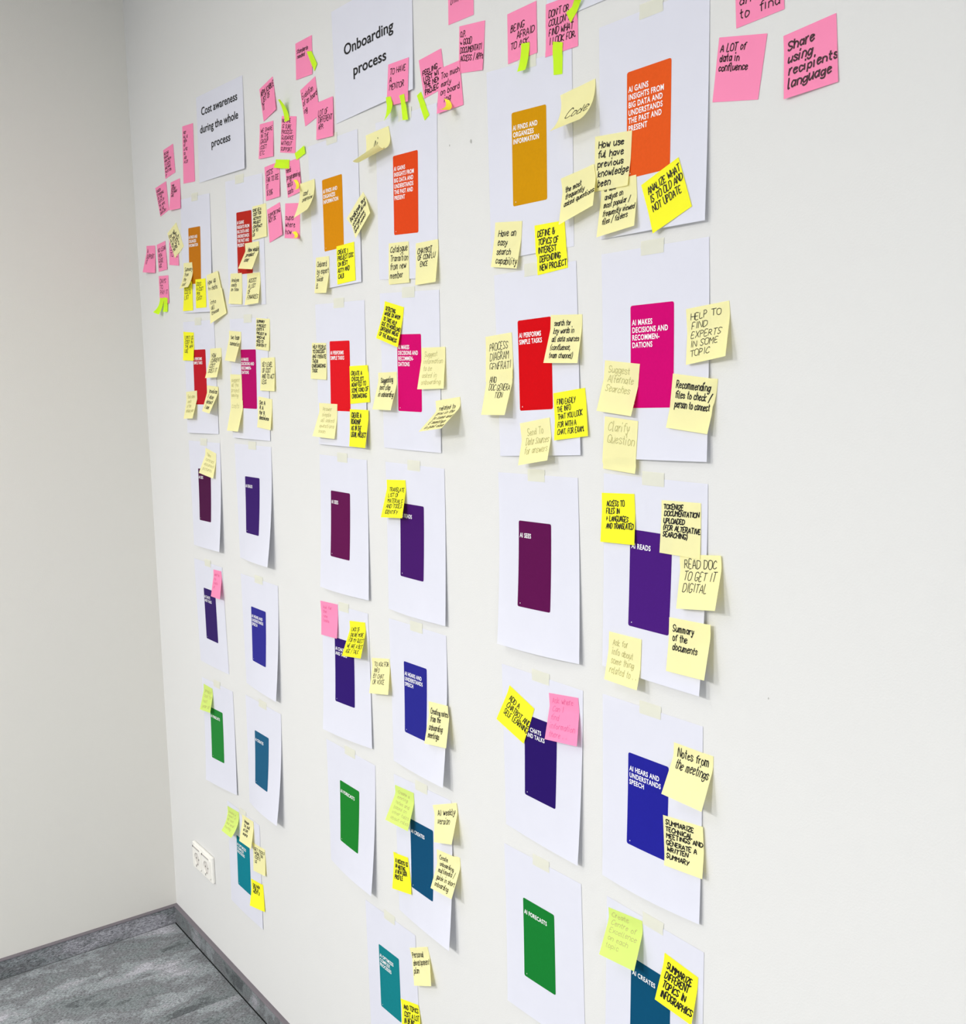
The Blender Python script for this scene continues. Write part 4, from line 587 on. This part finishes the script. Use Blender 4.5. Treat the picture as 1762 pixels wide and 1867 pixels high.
 ('c14', 'L', 'hinge', [2.0344, 1.7597, -0.087, 0.0756, 0.0764, 0.2268, 0.2508, 0.0006], [0.0005, 0.0, -0.0004, 0.0002, -0.0001, -0.0002, -0.0, -0.0001], 'Suggest/Alternate/Searches', (0.12, 0.08, 0.85, 0.62), 'f', 'faint pale yellow note reading Suggest Alternate Searches'),
 ('c15', 'L', 'hinge', [2.0344, 1.6754, -0.0541, 0.0751, 0.0773, 0.0435, 0.1454, 0.0006], [0.0012, 0.001, -0.0011, -0.0001, -0.0, -0.0001, 0.0001, -0.0009], 'Clarify/Question', (0.12, 0.06, 0.92, 0.52), 'f', 'faint pale yellow note reading Clarify Question'),
 ('c16', 'Y', 'hinge', [2.0235, 1.5599, 0.0532, 0.0747, 0.0757, 0.1013, 0.1124, 0.0006], [0.0021, -0.0001, -0.0017, -0.0001, -0.0, -0.0, -0.0, 0.0003], 'ACCESS TO/FILES IN/+ LANGUAGES/AND TRANSLATED', (0.14, 0.14, 0.93, 0.74), 'm', 'bright yellow note reading ACCESS TO FILES IN LANGUAGES'),
 ('c18', 'L', 'hinge', [2.189, 1.4854, 0.1095, 0.076, 0.0763, 0.2606, 0.3436, 0.003], [0.0001, 0.0004, -0.0001, -0.0002, 0.0, 0.0002, -0.0001, -0.0004], 'READ DOC/TO GET IT/DIGITAL', (0.1, 0.08, 0.88, 0.72), 't', 'pale yellow note reading READ DOC TO GET IT DIGITAL'),
 ('c17', 'L', 'hinge', [2.1512, 1.5597, 0.018, 0.0757, 0.0765, 0.0818, 0.055, 0.0015], [0.0005, -0.0003, -0.0005, 0.0006, 0.0001, -0.0007, -0.0, 0.0004], 'TOKENIZE/DOCUMENTATION/UPLOADED/(FOR ALTERATIVE/SEARCHING)', (0.06, 0.05, 0.98, 0.7), 'b', 'pale yellow note reading TOKENIZE DOCUMENTATION UPLOADED'),
 ('c19', 'L', 'hinge', [2.1746, 1.3926, 0.0382, 0.0764, 0.0769, 0.169, 0.2463, 0.0076], [-0.0005, 0.0003, 0.0004, 0.0003, -0.0, -0.0003, 0.0, -0.0003], 'Summary/of the/documents', (0.1, 0.1, 0.72, 0.62), 'm', 'pale yellow note reading Summary of the documents'),
 ('c20', 'L', 'hinge', [2.0452, 1.3482, 0.0147, 0.0752, 0.076, 0.1966, 0.2669, 0.005], [0.0013, -0.0005, -0.001, 0.0004, -0.0001, -0.0006, 0.0, 0.0007], 'Ask for/info about/some thing/related to . .', (0.12, 0.1, 0.94, 0.86), 'f', 'faint pale yellow note reading Ask for info about some thing'),
 ('c21', 'Y', 'hinge', [1.7863, 1.2031, -0.3776, 0.0749, 0.0748, 0.1572, 0.0501, 0.0015], [0.0007, -0.0019, -0.0001, 0.0004, -0.0003, 0.0009, -0.0001, 0.0006], 'ADD A/CHATBOT AND/SELF LEARNING', (0.12, 0.18, 0.98, 0.76), 'm', 'tilted bright yellow note reading ADD A CHATBOT'),
 ('c22', 'P', 'hinge', [1.8938, 1.2127, 0.1204, 0.0757, 0.0768, 0.3021, 0.219, 0.0006], [0.0008, 0.0004, -0.0007, 0.0003, 0.0, -0.0006, -0.0, -0.0001], 'Ask where/Can I/find/information/there . .', (0.1, 0.05, 0.9, 0.95), 'f', "pink note with faint writing over the nearest AI CHATS card's top right corner"),
 ('c23', 'L', 'hinge', [2.1783, 1.2061, -0.0103, 0.0755, 0.0777, 0.4314, 0.39, 0.0006], [0.0007, 0.0004, -0.0005, 0.0008, -0.0002, -0.0012, 0.0, 0.0001], 'Notes from/the meetings', (0.1, 0.06, 0.92, 0.5), 'm', 'pale yellow note reading Notes from the meetings'),
 ('c24', 'L', 'hinge', [2.161, 1.0904, 0.0949, 0.0763, 0.0756, 0.1525, 0.1709, 0.0006], [-0.0005, -0.0002, 0.0005, -0.0001, -0.0001, 0.0004, 0.0, -0.0001], 'SUMMARIZE/TECHNICAL/MEETINGS AND/GENERATE A/WRITTEN/SUMMARY', (0.06, 0.05, 0.96, 0.86), 'b', 'pale yellow note reading SUMMARIZE TECHNICAL MEETINGS'),
 ('c25', 'N', 'hinge', [2.0387, 0.8938, 0.0998, 0.0761, 0.0757, 0.4782, 0.4193, 0.0014], [-0.0002, -0.0007, 0.0002, 0.0004, -0.0, -0.0003, 0.0001, 0.0006], 'Create/Centre of/Excellence/on each/topic', (0.1, 0.05, 0.88, 0.82), 'f', 'light green note reading Create Centre of Excellence on each topic'),
 ('c26', 'Y', 'hinge', [2.1594, 0.8701, -0.0811, 0.0734, 0.0759, 0.1946, 0.1677, 0.0014], [0.0031, 0.0012, -0.0026, -0.0011, -0.0001, 0.0001, 0.0, -0.0001], 'SUMMARIZE/DIFFERENT/TOPICS IN/INFOGRAPHICS', (0.1, 0.12, 0.96, 0.9), 'b', 'bright yellow note reading SUMMARIZE DIFFERENT TOPICS IN INFOGRAPHICS'),
]
MP={'P':M_pink,'L':M_pale,'Y':M_yellow,'N':M_limenote,'G':M_flag,'F':M_flagy}
for idx,(idn,col,style,p,off,text,bx,wt,lab) in enumerate(NOTES):
    flag=col in 'GF'
    g=surf(*p,style,off=off,n=14,m=10)
    g=over(g); c=samp(g,.5,.3); O=W3(c)
    if flag:
        o=gridobj('page_flag',g,MP[col],None,O); tag(o,lab,'page flag','small page flags stuck among the pink notes'); continue
    o=gridobj('sticky_note',g,MP[col],None,O)
    tag(o,lab,'sticky note','sticky notes on the wall')
    put(dense(g,6))
    ink=M_faintp if (wt=='f' and col=='P') else M_faint if wt=='f' else M_inkr if col=='P' else M_ink
    handwriting(g,p[3],p[4],text,bx,wt,ink,o,O,idn)
